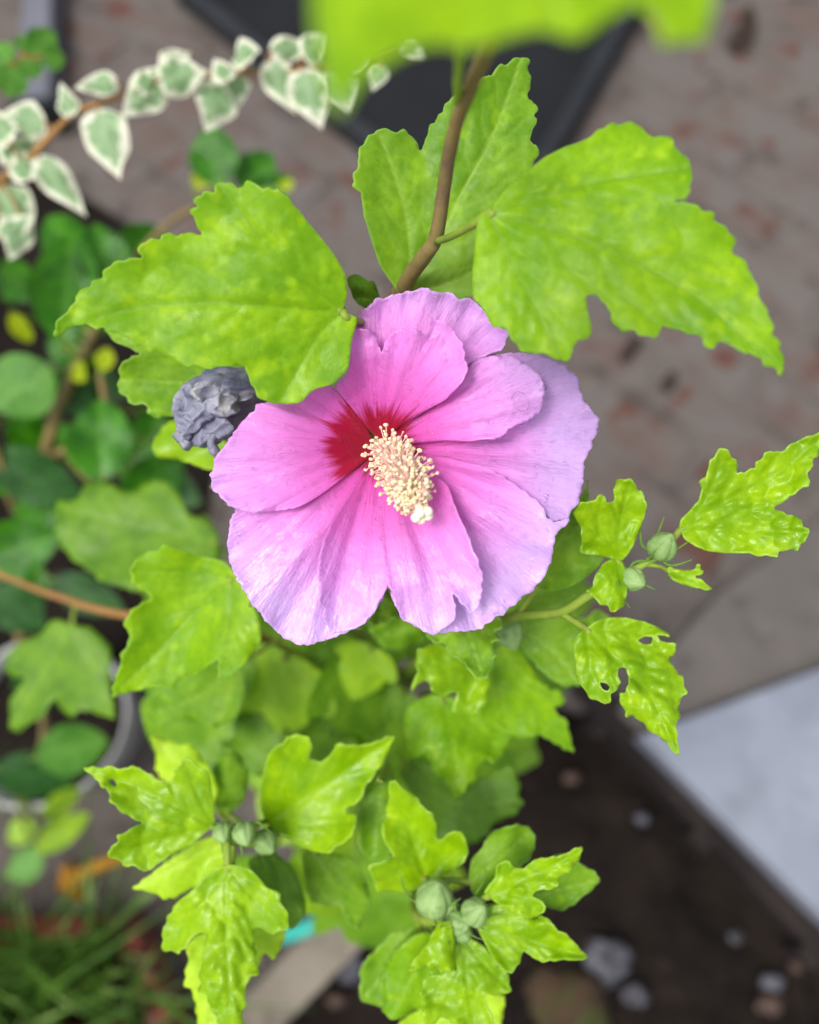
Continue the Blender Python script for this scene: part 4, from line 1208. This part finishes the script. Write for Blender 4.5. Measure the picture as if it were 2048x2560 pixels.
petal([(780, 695), (880, 600), (980, 520), (1060, 450), (1100, 370), (1180, 335), (1280, 340), (1340, 365), (1400, 420), (1412, 500), (1395, 560), (1350, 590), (1290, 610), (1250, 650), (1180, 670), (1100, 675),
       (1000, 672), (900, 685)], flower, -.0022, 6, roll=.009, lift=.0022, ruf=.0012, wet=.45, label='inner petal folded over the right hand petal')
petal([(740, 735), (690, 820), (620, 900), (560, 990), (520, 1090), (505, 1180), (505, 1270), (525, 1350), (548, 1440), (620, 1437), (690, 1400), (740, 1345), (777, 1255), (776, 1150), (756, 1000), (750, 850)],
      flower, -.0014, 7, roll=.011, curl=.0022, lift=.005, ruf=.001, wet=wl(.5))
petal([(770, 725), (850, 755), (950, 795), (1020, 850), (1050, 940), (1090, 1030), (1130, 1120), (1160, 1220), (1155, 1310), (1125, 1368), (1080, 1330), (1035, 1270), (1058, 1340), (1040, 1400), (975, 1450),
       (900, 1422), (840, 1382), (798, 1300), (778, 1220), (763, 1100), (744, 1000), (740, 850)], flower, -.0032, 8, roll=-.011, curl=.0022, lift=.005, ruf=.0011, wet=wl(1.3))
petal([(760, 690), (690, 610), (620, 520), (570, 460), (630, 400), (630, 320), (640, 240), (700, 228), (740, 250), (748, 300), (755, 328), (775, 270), (810, 235), (860, 220), (905, 240), (935, 247), (950, 210),
       (943, 166), (975, 195), (1030, 210), (1065, 260), (1085, 310), (1097, 380), (1085, 430), (1050, 470), (1010, 510), (930, 555), (850, 600), (790, 650)], flower, -.004, 9, roll=.005, lift=.0035, curl=.003, ruf=.0014, wet=.4)

# staminal column
cp = pxpath([(*EYE, .227), (965, 1130, .212), (1000, 1175, .199), (1035, 1240, .1915), (1048, 1268, .1895)])
tube('staminal_column', cp, [.0028, .0024, .0018, .0012, .0009], COLUMN, flower, 20, 10)
cps = spline(cp, 40)
bm = bmesh.new()
ra = random.Random(5)
fil = bmesh.new()
for q in range(620):
    t = ra.random()
    i = int(10 + t * 25)
    c = Vector(cps[i])
    ax = Vector(cps[min(i + 1, 39)] - cps[i - 1]).normalized()
    dr = Vector((ra.gauss(0, 1), ra.gauss(0, 1), ra.gauss(0, 1)))
    dr = (dr - ax * dr.dot(ax)).normalized()
    R = (.0062 if t < .62 else .0062 - (t - .62) * .009) * ra.uniform(.5, 1.1) * (1 + .5 * mnoise.noise(dr * 1.7 + c * 260))
    p = c + dr * R + ax * ra.uniform(-.001, .001)
    s = ra.uniform(.0003, .00066)
    M = Matrix.Translation(p) @ Matrix.Rotation(ra.uniform(0, 6), 4, Vector((ra.random(), ra.random(), ra.random() + .1))) @ Matrix.Diagonal((s * 1.5, s, s * .85, 1))
    bmesh.ops.create_icosphere(bm, subdivisions=1, radius=1, matrix=M)
    vv, ff = tube_geo([c, (c + p) / 2 + ax * .0003, p], [.00016], 4, False)
    vs_ = [fil.verts.new(x) for x in vv]
    for f_ in ff: fil.faces.new([vs_[k_] for k_ in f_])
tag(bm_obj('anthers', bm, POLLEN, flower, True), 'cream pollen covered anthers crowding the column', kind='stuff')
tag(bm_obj('filaments', fil, COLUMN, flower, True), kind='stuff')
for q in range(5):
    a = q * 1.2566
    e0 = Vector(cps[36])
    ax = Vector(cps[39] - cps[34]).normalized()
    s1 = ax.cross(Vector((0, 0, 1))).normalized()
    s2 = ax.cross(s1)
    dr = s1 * math.cos(a) + s2 * math.sin(a)
    pt_ = [e0, e0 + ax * .0018 + dr * .0006, e0 + ax * .0032 + dr * .0016]
    v, f = tube_geo(spline([tuple(x) for x in pt_], 8), [.0006, .0006, .0007], 8)
    st_ = mesh_obj('stigma', v, f, PISTIL, flower)
    bm = bmesh.new()
    bmesh.ops.create_icosphere(bm, subdivisions=2, radius=.00125, matrix=Matrix.Translation(pt_[-1]))
    me_ = bpy.data.meshes.new('knob')
    bm.from_mesh(st_.data)
    bm.to_mesh(st_.data)
    bm.free()
    st_.data.polygons.foreach_set('use_smooth', [True] * len(st_.data.polygons))

# ------------------------------------------------------------------ withered bloom
def withered():
    A_, B_ = UP(668, 945, .232), UP(462, 1060, .219)
    axis = Vector(B_ - A_)
    ln = axis.length
    axis.normalize()
    n = Vector((0, 0, 1))
    s1 = axis.cross(n).normalized()
    s2 = s1.cross(axis).normalized()
    nu, nvv = 96, 72
    vs, fs = [], []
    for i in range(nvv):
        t = i / (nvv - 1)
        prof = .0022 + .0078 * (math.sin(min(1, t * 1.5) * math.pi * .5) ** .8) * (1 - .35 * max(0, t - .6) / .4)
        if t > .94: prof *= math.sqrt(max(0, 1 - ((t - .94) / .06) ** 2)) * .999 + .001
        for j in range(nu):
            a = 2 * math.pi * j / nu
            tw = a + t * 1.1
            rid = abs(math.sin(tw * 7 + 2 * mnoise.noise(Vector((math.cos(a) * 2, math.sin(a) * 2, t * 3)))))
            pz = Vector((math.cos(a) * 1.6, math.sin(a) * 1.6, t * 3.2))
            cr = mnoise.hetero_terrain(pz * 1.6, .6, 2.2, 5, .3)
            ridg = 1 - abs(mnoise.noise(pz * 1.2)) * 2.4
            am = t ** .8
            r_ = prof * (.84 + .16 * rid * (1 - .4 * am) + am * (.3 * (ridg - .5) + .03 * cr))
            p = Vector(A_) + axis * (ln * t + .0016 * am * mnoise.noise(pz * 3)) + (s1 * math.cos(a) + s2 * math.sin(a)) * max(r_, .0004)
            vs.append(tuple(p))
    for i in range(nvv - 1):
        for j in range(nu):
            k2 = (j + 1) % nu
            fs.append((i * nu + j, i * nu + k2, (i + 1) * nu + k2, (i + 1) * nu + j))
    fs.append(tuple(range(nu))[::-1])
    fs.append(tuple((nvv - 1) * nu + j for j in range(nu)))
    o = mesh_obj('withered_bloom', vs, fs, DEAD, shrub)
    o['label'] = 'shrivelled grey violet spent bloom rolled up on itself'
    # crumpled flaps standing off the mouth of the roll
    rw = random.Random(4)
    for q, (px, py, d, sz, a0) in enumerate([(478, 985, .2165, 34, .3), (500, 1030, .2125, 36, 1.2), (475, 1050, .214, 40, 2.5), (455, 1095, .2165, 20, 2.2), (520, 985, .2115, 34, .2), (560, 1010, .211, 40, -.4),
                                            (545, 1065, .2135, 36, 1.8), (590, 975, .213, 42, 0.), (500, 1085, .2155, 36, 2.0), (466, 1113, .217, 16, 1.6)]):
        th = np.linspace(0, 2 * math.pi, 16, endpoint=False)
        ol = np.stack([px + sz * (1 + .25 * np.sin(3 * th + q)) * np.cos(th) * 1.15, py + sz * .8 * (1 + .2 * np.sin(2 * th + q * 2)) * np.sin(th)], 1)
        P, F, ED = fill(resample(ol, 4), 4.5)
        hh = np.array([1.2 - abs(mnoise.noise(Vector((p[0] * .022 + q * 7, p[1] * .03, q)))) * 3 + .22 * (1 - 2 * abs(mnoise.noise(Vector((p[0] * .07, p[1] * .07, q + 5))))) for p in P])
        c = (P - (px, py)) @ np.array([math.cos(a0), math.sin(a0)]) / sz
        dd = d + .0012 * c - .0016 * hh + .0022 * np.clip(np.linalg.norm(P - (px, py), axis=1) / sz - .3, 0, 2) ** 2
        mesh_obj('shrivelled_petal', UP(P[:, 0], P[:, 1], dd), F.tolist(), DEAD, o, thick=.0003)
    # tongue hanging from the roll
    tube('shrivelled_petal', pxpath([(548, 1050, .2155), (536, 1078, .2145), (526, 1105, .2155), (534, 1128, .217), (540, 1142, .2185)]), [.0016, .0013, .0011, .0015, .0007], DEAD, o, 24, 12, .0006)
    tube('pedicel', pxpath([(662, 948, .233), (690, 985, .238), (716, 1058, .2505)]), [.0017, .0013, .0014], GSTEM, o, 14, 8)


withered()

# ------------------------------------------------------------------ buds
def bud(px, py, d, size, ang, nb=4, to=None, tone=BUD):
    """egg of five pressed sepals, with thin bracts at its foot; ang: direction of the tip in the picture plane"""
    d = RD(px, py, d)
    if to is not None: to = (to[0], to[1], RD(*to))
    u = np.array([math.cos(ang), math.sin(ang)])
    A_ = Vector(UP(px - u[0] * size * .55, py - u[1] * size * .55, d + .003))
    B_ = Vector(UP(px + u[0] * size * .55, py + u[1] * size * .55, d - .003))
    ax = B_ - A_
    ln = ax.length
    ax.normalize()
    s1 = ax.cross(Vector((.1, .2, 1))).normalized()
    s2 = ax.cross(s1)
    vs, fs = [], []
    nu, nvv = 40, 20
    for i in range(nvv):
        t = i / (nvv - 1)
        r0 = ln * .44 * math.sin(math.pi * min(1, (t * .93 + .07)) ** .8) ** .8 + .0001
        for j in range(nu):
            a = 2 * math.pi * j / nu
            k_ = abs(math.cos(a * 2.5)) ** .35
            r_ = r0 * (.86 + .16 * k_)
            vs.append(tuple(A_ + ax * ln * t + (s1 * math.cos(a) + s2 * math.sin(a)) * r_))
    for i in range(nvv - 1):
        for j in range(nu):
            k2 = (j + 1) % nu
            fs.append((i * nu + j, i * nu + k2, (i + 1) * nu + k2, (i + 1) * nu + j))
    fs.append(tuple(range(nu))[::-1])
    fs.append(tuple((nvv - 1) * nu + j for j in range(nu)))
    o = mesh_obj('bud', vs, fs, tone, shrub)
    rb = random.Random(int(px))
    for q in range(nb):
        a = 2 * math.pi * (q + .3 * rb.random()) / nb + .7
        dr = s1 * math.cos(a) + s2 * math.sin(a)
        p0 = A_ + ax * ln * .06
        pts = [p0, p0 + dr * ln * .5 + ax * ln * .08, p0 + dr * ln * .75 + ax * ln * .42, p0 + dr * ln * .95 + ax * ln * (.7 + .25 * rb.random())]
        v_, f_ = tube_geo(spline([tuple(x) for x in pts], 10), [.0003, .00035, .00028, .0001], 5)
        mesh_obj('bract', v_, f_, BRACT, o)
    if to is not None:
        tube('pedicel', [tuple(A_ + ax * ln * .05), tuple(A_), UP(*to)], [.0009, .0009, .0011], GSTEM, o, 10, 8)
    return o


bud(1660, 1362, .2185, 62, -.9, 5, (1620, 1406, .22))
bud(1587, 1450, .2195, 52, .5, 4, (1572, 1436, .2208))
bud(1275, 1590, .258, 70, 1.2, 4, (1240, 1562, .262))
bud(558, 2085, .276, 36, 1.4, 3, (566, 2062, .281))
bud(612, 2088, .272, 50, 1.3, 3, (600, 2098, .29))
bud(668, 2112, .292, 44, .9, 3, (640, 2098, .305))
bud(1088, 2240, .27, 66, -1.3, 3, (1085, 2298, .284))
bud(1150, 2310, .262, 42, .2, 4, (1140, 2292, .272))
bud(1192, 2278, .26, 42, -.5, 4, (1165, 2283, .269))
bud(1160, 2335, .262, 34, .9, 3, (1148, 2296, .271))
bud(1120, 2270, .272, 30, -.8, 3, (1120, 2295, .276))

# ------------------------------------------------------------------ variegated shrub at the far left
vb = G(-330, 620, 0)
vs_root = root('variegated_shrub', vb, 'arching branch of small cream edged grey green leaves', 'shrub')
vd = .38
tube('trunk', [tuple(vb), tuple(UP(-330, 640, .8)), tuple(UP(-200, 640, .55)), tuple(UP(-60, 520, .43)), tuple(UP(0, 452, .4))], [.007, .006, .0045, .003], TWIG, vs_root, 24, 8)
vpath = [(0, 452, .4), (70, 400, .39), (140, 325, .385), (190, 282, .38), (300, 240, .375), (420, 205, .37), (520, 186, .37), (640, 184, .37), (760, 172, .37), (880, 150, .375), (1000, 110, .38)]
tube('branch', pxpath(vpath), [.0019, .0016, .0013, .0011, .0008, .0005], TWIG, vs_root, 50, 8, .0004)
VS = spline([p for p in vpath], 60)
vleaves = [(205, 232, 245, 365, 98), (340, 170, 258, 245, 78), (335, 168, 432, 152, 84), (345, 150, 400, 112, 60), (470, 180, 437, 275, 88), (500, 150, 468, 235, 72), (520, 135, 500, 72, 62), (247, 172, 155, 185, 46),
           (150, 245, 124, 172, 44), (95, 258, -8, 248, 74), (15, 350, 78, 282, 76), (80, 332, 178, 450, 66), (0, 392, 66, 478, 84), (48, 470, 22, 548, 60), (480, 170, 450, 118, 52), (570, 108, 665, 96, 50), (566, 128, 622, 236, 68),
           (636, 148, 676, 266, 92), (700, 150, 735, 228, 80), (800, 134, 786, 188, 46), (846, 84, 892, 124, 40), (20, 300, -30, 220, 60), (60, 380, 30, 300, 60), (-10, 440, -50, 520, 70), (0, 500, 70, 455, 50), (290, 190, 345, 140, 50),
           (640, 120, 700, 70, 60), (760, 140, 720, 90, 50)]
for i, (bx_, by_, tx_, ty_, w_) in enumerate(vleaves):
    s_ = 1.18725
    k_ = np.argmin(np.hypot(VS[:, 0] - bx_ * s_, VS[:, 1] - by_ * s_))
    d_ = VS[k_, 2] + random.uniform(-.012, .004)
    hint = (Vector((0, 0, H)) - U(bx_ * s_, by_ * s_, d_)).normalized() + Vector((random.uniform(-.3, .3), random.uniform(-.3, .3), 0))
    place(T_G['v'], UP(bx_ * s_, by_ * s_, d_), UP(tx_ * s_, ty_ * s_, d_ + random.uniform(-.006, .008)), w_ * s_ / FPX * d_, vs_root, hint.normalized(), UP(*VS[k_]), TWIG, .0006)

tube('branch', pxpath([(-120, 330, .47), (-40, 210, .45), (30, 165, .44), (80, 130, .44)]), [.0024, .002, .0014], TWIG, vs_root, 20, 8)
tube('branch', pxpath([(-200, 640, .55), (-190, 480, .5), (-120, 330, .47)]), [.0045, .0032, .0024], TWIG, vs_root, 16, 8)
for (bx_, by_, tx_, ty_, w_) in ((60, 118, 118, 62, 62), (55, 120, 70, 168, 60), (90, 118, 138, 128, 50), (20, 135, -15, 85, 60), (30, 140, 15, 205, 66), (50, 110, 50, 68, 40)):
    place(T_G['l2'], UP(bx_ * 1.187, by_ * 1.187, .435), UP(tx_ * 1.187, ty_ * 1.187, .44), w_ * 1.187 / FPX * .44, vs_root, None, UP(40, 160, .44), TWIG, .0007)

# ------------------------------------------------------------------ glossy shrub in a white pot, far left
pc = G(110, 1800, .12)
pc.z = 0
gl_root = root('glossy_shrub', pc, 'glossy dark green broad leaved shrub growing in a white pot', 'shrub')
tube('trunk', [tuple(pc + Vector((0, 0, .03))), tuple(UP(60, 1600, .78)), tuple(UP(80, 1350, .66)), tuple(UP(110, 1150, .58)), tuple(UP(200, 900, .55)), tuple(UP(380, 600, .55)), tuple(UP(560, 480, .56))],
     [.008, .007, .006, .005, .0035, .0025, .0018], STEM, gl_root, 40, 8, .001)
tube('branch', pxpath([(110, 1150, .58), (190, 1110, .54), (260, 1030, .52), (250, 930, .51)]), [.0035, .0028, .002], STEM, gl_root, 20, 8)
tube('branch', pxpath([(80, 1350, .66), (30, 1250, .58), (0, 1150, .54), (-60, 1040, .53)]), [.004, .003, .002], STEM, gl_root, 20, 8)
tube('branch', pxpath([(60, 1600, .76), (40, 1500, .66), (60, 1400, .58), (10, 1360, .53)]), [.004, .003, .002], STEM, gl_root, 20, 8)
tube('branch', pxpath([(60, 1650, .78), (110, 1800, .7), (90, 1900, .66), (40, 1960, .64)]), [.0035, .003, .002], STEM, gl_root, 20, 8)
gstems = np.vstack([spline(q, 30) for q in ([(110, 1150, .58), (200, 900, .55), (380, 600, .55), (560, 480, .56)], [(110, 1150, .58), (190, 1110, .54), (260, 1030, .52), (250, 930, .51)],
                                           [(80, 1350, .66), (30, 1250, .58), (0, 1150, .54), (-60, 1040, .53)], [(60, 1600, .76), (40, 1500, .66), (60, 1400, .58), (10, 1360, .53)],
                                           [(60, 1650, .78), (110, 1800, .7), (90, 1900, .66), (40, 1960, .64)])])
gleaves = [('g', 130, 715, 148, 478, 140, .50), ('g', 215, 620, 85, 440, 120, .53), ('g', 240, 640, 200, 460, 110, .52), ('g', 218, 1010, 204, 832, 138, .47), ('p', 105, 775, -25, 860, 140, .52), ('b', 190, 800, 90, 850, 110, .56),
           ('g', -40, 1180, 118, 1130, 130, .49), ('b', -20, 960, 170, 1060, 120, .54), ('b', 90, 780, 270, 830, 100, .57), ('g', 462, 392, 438, 258, 104, .55), ('g', 505, 400, 575, 318, 84, .56), ('g', 545, 420, 612, 372, 60, .57),
           ('g', 255, 545, 345, 478, 90, .55), ('y', 28, 658, 62, 728, 46, .49), ('y', 215, 782, 226, 728, 40, .5), ('y', 180, 800, 150, 760, 44, .52), ('y', 410, 395, 440, 355, 40, .55), ('y', 470, 385, 425, 378, 34, .55),
           ('y', 590, 400, 618, 380, 26, .55), ('p', 78, 1595, 228, 1555, 112, .6), ('b', -10, 1620, 155, 1645, 94, .63), ('b', 110, 1220, 260, 1290, 80, .6), ('g', 90, 1200, 10, 1320, 90, .6), ('b', -20, 1240, 90, 1330, 100, .57),
           ('g', 260, 1060, 390, 960, 110, .56), ('g', 250, 1000, 330, 900, 100, .57), ('b', 300, 1000, 420, 1060, 90, .58), ('g', 60, 1020, -40, 980, 90, .55), ('g', 120, 1080, 20, 1100, 100, .57), ('g', 300, 960, 330, 850, 80, .58),
           ('g', 150, 680, 260, 620, 110, .57), ('g', 80, 620, -20, 560, 90, .57), ('b', 180, 1120, 280, 1180, 80, .6), ('b', 30, 1420, 130, 1480, 80, .64), ('g', 110, 700, 190, 760, 90, .56), ('g', 170, 960, 90, 900, 80, .58),
           ('g', 330, 860, 430, 820, 90, .58), ('g', 390, 960, 470, 900, 100, .6), ('b', 260, 1180, 380, 1230, 90, .62), ('g', 20, 880, 110, 960, 90, .58), ('l', 75, 1790, 185, 1712, 62, .7), ('l', 60, 1770, 25, 1730, 60, .7),
           ('p', 90, 1800, 10, 1850, 70, .72), ('l', 90, 1720, 170, 1660, 50, .72)]
for i, (k_, bx_, by_, tx_, ty_, w_, d_) in enumerate(gleaves):
    s_ = 1.18725
    j = np.argmin(np.hypot(gstems[:, 0] - bx_ * s_, gstems[:, 1] - by_ * s_) + 900 * np.abs(gstems[:, 2] - d_ - .02))
    hint = (Vector((0, 0, H)) - U(bx_ * s_, by_ * s_, d_)).normalized() + sdir * .25 + Vector((random.uniform(-.35, .35), random.uniform(-.35, .35), 0))
    place(T_G[k_], UP(bx_ * s_, by_ * s_, d_), UP(tx_ * s_, ty_ * s_, d_ + random.uniform(-.01, .02)), w_ * s_ / FPX * d_, gl_root, hint.normalized(), UP(*gstems[j]), GSTEM, .0011)

# white pot
def lathe(prof, n, name, mat, loc, parent):
    vs, fs = [], []
    for i, (r, z) in enumerate(prof):
        for j in range(n):
            a = 2 * math.pi * j / n
            w = 1 + .02 * math.sin(a * 3 + i * .3)
            vs.append((loc[0] + r * w * math.cos(a), loc[1] + r * w * math.sin(a), loc[2] + z))
    for i in range(len(prof) - 1):
        for j in range(n):
            k2 = (j + 1) % n
            fs.append((i * n + j, i * n + k2, (i + 1) * n + k2, (i + 1) * n + j))
    fs.append(tuple((len(prof) - 1) * n + j for j in range(n)))
    return mesh_obj(name, vs, fs, mat, parent)


R_ = .082
pot = root('plant_pot', (pc.x, pc.y, 0), 'round white plastic pot under the glossy shrub', 'pot')
lathe([(R_ * .72, -.001), (R_ * .95, .1), (R_ * 1.0, .104), (R_ * 1.01, .125), (R_ * .985, .128), (R_ * .96, .124), (R_ * .94, .1), (R_ * .9, .07)], 48, 'pot_wall', WHITEP, (pc.x, pc.y, 0), pot)
lathe([(R_ * .93, .098), (R_ * .6, .102), (R_ * .2, .104)], 32, 'potting_soil', SOIL, (pc.x, pc.y, 0), pot)

# ------------------------------------------------------------------ terracotta planter with grass, bottom left
pz = .05
q0, q1, q2, q3 = G(-160, 2300, pz), G(330, 2300, pz), G(470, 2640, pz), G(-160, 2640, pz)
q0, q1, q2, q3 = [Vector((p.x, p.y, 0)) for p in (q0, q1, q2, q3)]
plc = (q0 + q1 + q2 + q3) / 4
planter = root('terracotta_planter', plc, 'square terracotta planter full of long grass', 'planter')
Q = [q0, q1, q2, q3]
for i in range(4):
    p, q = Q[i], Q[(i + 1) % 4]
    e = (q - p).normalized()
    nn = Vector((-e.y, e.x, 0))
    if nn.dot(plc - p) < 0: nn = -nn
    prism('planter_wall', [(p + e * .001)[:2], (q - e * .001)[:2], (q - e * .024 + nn * .024)[:2], (p + e * .024 + nn * .024)[:2]], -.003, pz + .002 * i, TERRA, planter, .004)
prism('potting_soil', [(plc + (p - plc) * .93)[:2] for p in Q], -.002, pz - .02, SOIL, planter, 0)
gverts, gfaces = [], []
rg = random.Random(9)
for q in range(230):
    a, b = rg.random(), rg.random()
    p = (q0 * (1 - a) + q1 * a) * (1 - b) + (q3 * (1 - a) + q2 * a) * b
    p = plc + (p - plc) * .88
    cl = mnoise.noise(Vector((p.x * 22, p.y * 22, 0)))
    if cl < -.15: continue
    hgt_ = rg.uniform(.09, .24) * (1 + .4 * cl)
    az = rg.uniform(0, 6.28)
    lean = rg.uniform(.25, 1.1)
    w = rg.uniform(.0018, .0042)
    dirv = Vector((math.cos(az), math.sin(az), 0))
    sd_ = Vector((-dirv.y, dirv.x, 0))
    o_ = len(gverts)
    nseg = 6
    for s in range(nseg + 1):
        t = s / nseg
        c = p + Vector((0, 0, pz - .024)) + dirv * hgt_ * lean * t * t + Vector((0, 0, hgt_ * (t - .35 * lean * t * t)))
        ww = w * (1 - t) ** .6
        gverts += [tuple(c - sd_ * ww), tuple(c + Vector((0, 0, -ww * .5))), tuple(c + sd_ * ww)]
    for s in range(nseg):
        k_ = o_ + s * 3
        gfaces += [(k_, k_ + 1, k_ + 4, k_ + 3), (k_ + 1, k_ + 2, k_ + 5, k_ + 4)]
tag(mesh_obj('grass', gverts, gfaces, GRASS), 'long thin green grass filling the terracotta planter', 'grass', None, 'stuff')

# ------------------------------------------------------------------ loose things
# ochre dried leaf stalk
oc = G(240, 2190, .004)
dl = root('dry_leaf', (oc.x, oc.y, 0), 'bent ochre yellow dry leaf lying on the paving', 'leaf')
tube('stalk', [tuple(G(345, 2140, .012)), tuple(G(270, 2155, .02)), tuple(G(185, 2195, .014)), tuple(G(150, 2215, .006))], [.004, .006, .0075, .005], OCHRE, dl, 24, 10, .001)
tube('blade', [tuple(G(165, 2165, .02)), tuple(G(172, 2200, .014)), tuple(G(195, 2235, .008)), tuple(G(205, 2250, .004))], [.006, .009, .007, .003], OCHRE, dl, 20, 10, .0015)


def stone(px, py, r, mat, seed, label, z=None, cat='pebble', flat=.7, group=None, name='pebble'):
    zz = -.035 if z is None else z
    p = G(px, py, zz)
    bm = bmesh.new()
    bmesh.ops.create_icosphere(bm, subdivisions=3, radius=1)
    for vtx in bm.verts:
        n_ = vtx.co.normalized()
        k_ = .95 + .5 * mnoise.noise(n_ * 1.5 + Vector((seed, 0, 0))) + .22 * mnoise.noise(n_ * 4 + Vector((seed, 3, 0)))
        vtx.co = Vector((n_.x * r * k_, n_.y * r * k_ * .85, n_.z * r * k_ * flat)) + Vector((p.x, p.y, zz))
    o = bm_obj(name, bm, mat, None, True)
    return tag(o, label, cat, group)


stone(1512, 2405, .026, STONE, 1, 'pale blue grey pebble beside the mossy stone in the soil')
stone(1590, 2490, .013, STONE, 2, 'small pale pebble beyond the mossy stone')
stone(1420, 2520, .05, MOSS, 3, 'brown mossy stone half sunk in the dark soil', -.045, 'stone', .7, name='mossy_stone')
stone(1930, 2455, .011, STONE, 4, 'small whitish pebble nearest the edging board at the bed end')
stone(1925, 2510, .013, STONER, 5, 'pinkish pale pebble touching a whitish one in the soil')
stone(1990, 2415, .007, STONER, 6, 'tiny tan pebble lying against the edging board')
stone(1605, 2048, .008, STONE, 7, 'tiny grey pebble alone on the soil below the slab corner')
stone(1840, 2345, .007, STONE, 8, 'tiny grey pebble on the bare middle of the soil')
stone(1430, 1945, .009, STONER, 10, 'dull pinkish pebble in the soil beside the hibiscus leaves')
stone(650, 2530, .02, STONE, 11, 'bluish stone lying against the inner side of the kerb')
stone(880, 2420, .018, STONE, 12, 'bluish pebble in the dark soil near the kerb')
stone(840, 2500, .010, STONER, 13, 'brown orange pebble in the dark soil near the kerb')
stone(760, 2440, .014, STONE, 14, 'dark bluish pebble between the kerb and the orange one')
stone(970, 2480, .015, STONE, 15, 'grey pebble under the lowest hibiscus leaves')


def gap_sheet(pts, z, label, seed):  # added thin sheet standing in for a dark gap in the bricks
    ol = resample(chaikin(np.array(pts, float), 2), 10)
    P, F, ED = fill(ol, 12)
    W = np.array([G(p[0], p[1], z + .006 + .008 * mnoise.noise(Vector((p[0] * .02, p[1] * .02, seed)))) for p in P])
    o = mesh_obj('dark_gap_sheet', W, F.tolist(), GAPDARK, None, thick=.0008)
    return tag(o, label, 'leaf')


gap_sheet([(1880, 10), (1895, 60), (1880, 110), (1840, 130), (1812, 115), (1830, 80), (1850, 55), (1862, 15)], .003, 'dark brown sheet standing in for a gap in the bricks beyond the tray', 1)
gap_sheet([(1560, 870), (1590, 835), (1610, 850), (1590, 880), (1560, 905), (1545, 895)], .003, 'small dark sheet standing in for a gap in the bricks behind the flower', 2)
gap_sheet([(1650, 960), (1680, 925), (1700, 940), (1680, 975), (1655, 985)], .003, 'smallest dark sheet standing in for a gap in the bricks near the pale slab', 3)

# ------------------------------------------------------------------ rain drops on petals and leaves
bm = bmesh.new()
rd = random.Random(21)


def drop(p, n, r, el=1.0):
    n = Vector(n).normalized()
    x = n.orthogonal().normalized()
    y = n.cross(x)
    a = rd.uniform(0, 6.28)
    x, y = x * math.cos(a) + y * math.sin(a), y * math.cos(a) - x * math.sin(a)
    M = Matrix(((x.x * r * el, y.x * r, n.x * r * .55, p[0]), (x.y * r * el, y.y * r, n.y * r * .55, p[1]), (x.z * r * el, y.z * r, n.z * r * .55, p[2]), (0, 0, 0, 1)))
    bmesh.ops.create_icosphere(bm, subdivisions=2 if r > .0008 else 1, radius=1, matrix=M)


top = [flower_mesh_pts[i] for i in (8, 5, 0, 1, 4, 3, 6, 7, 2)]
cnt = (150, 170, 320, 100, 130, 110, 60, 90, 90)
for (P, W, o), c in zip(top, cnt):
    nr = np.zeros(len(W) * 3, np.float32)
    o.data.vertices.foreach_get('normal', nr)
    nr = nr.reshape(-1, 3)
    for q in range(c):
        i = rd.randrange(len(P))
        if np.hypot(*(P[i] - EYE)) < 90: continue
        r_ = .00024 + .0006 * rd.random() ** 2.5
        drop(W[i], nr[i], r_, rd.uniform(1, 1.5))
for (px, py, r_, ti) in ((1305, 1005, .0021, 5), (1290, 1120, .001, 0), (1310, 1135, .0009, 0), (1250, 1105, .0009, 0), (1340, 1110, .0008, 0), (1235, 1125, .0007, 0), (1180, 1080, .0006, 5), (640, 1290, .0012, 2), (600, 1330, .0012, 2)):
    P, W, o = flower_mesh_pts[ti]
    i = int(np.argmin(np.hypot(P[:, 0] - px, P[:, 1] - py)))
    drop(W[i], o.data.vertices[i].normal, r_, 1.3)
tag(bm_obj('water_drops', bm, WATER, None, True), 'clear rain drops scattered over the lilac petals', 'water', None, 'stuff')

for o in bpy.data.objects:
    if '_wm' in o: del o['_wm']
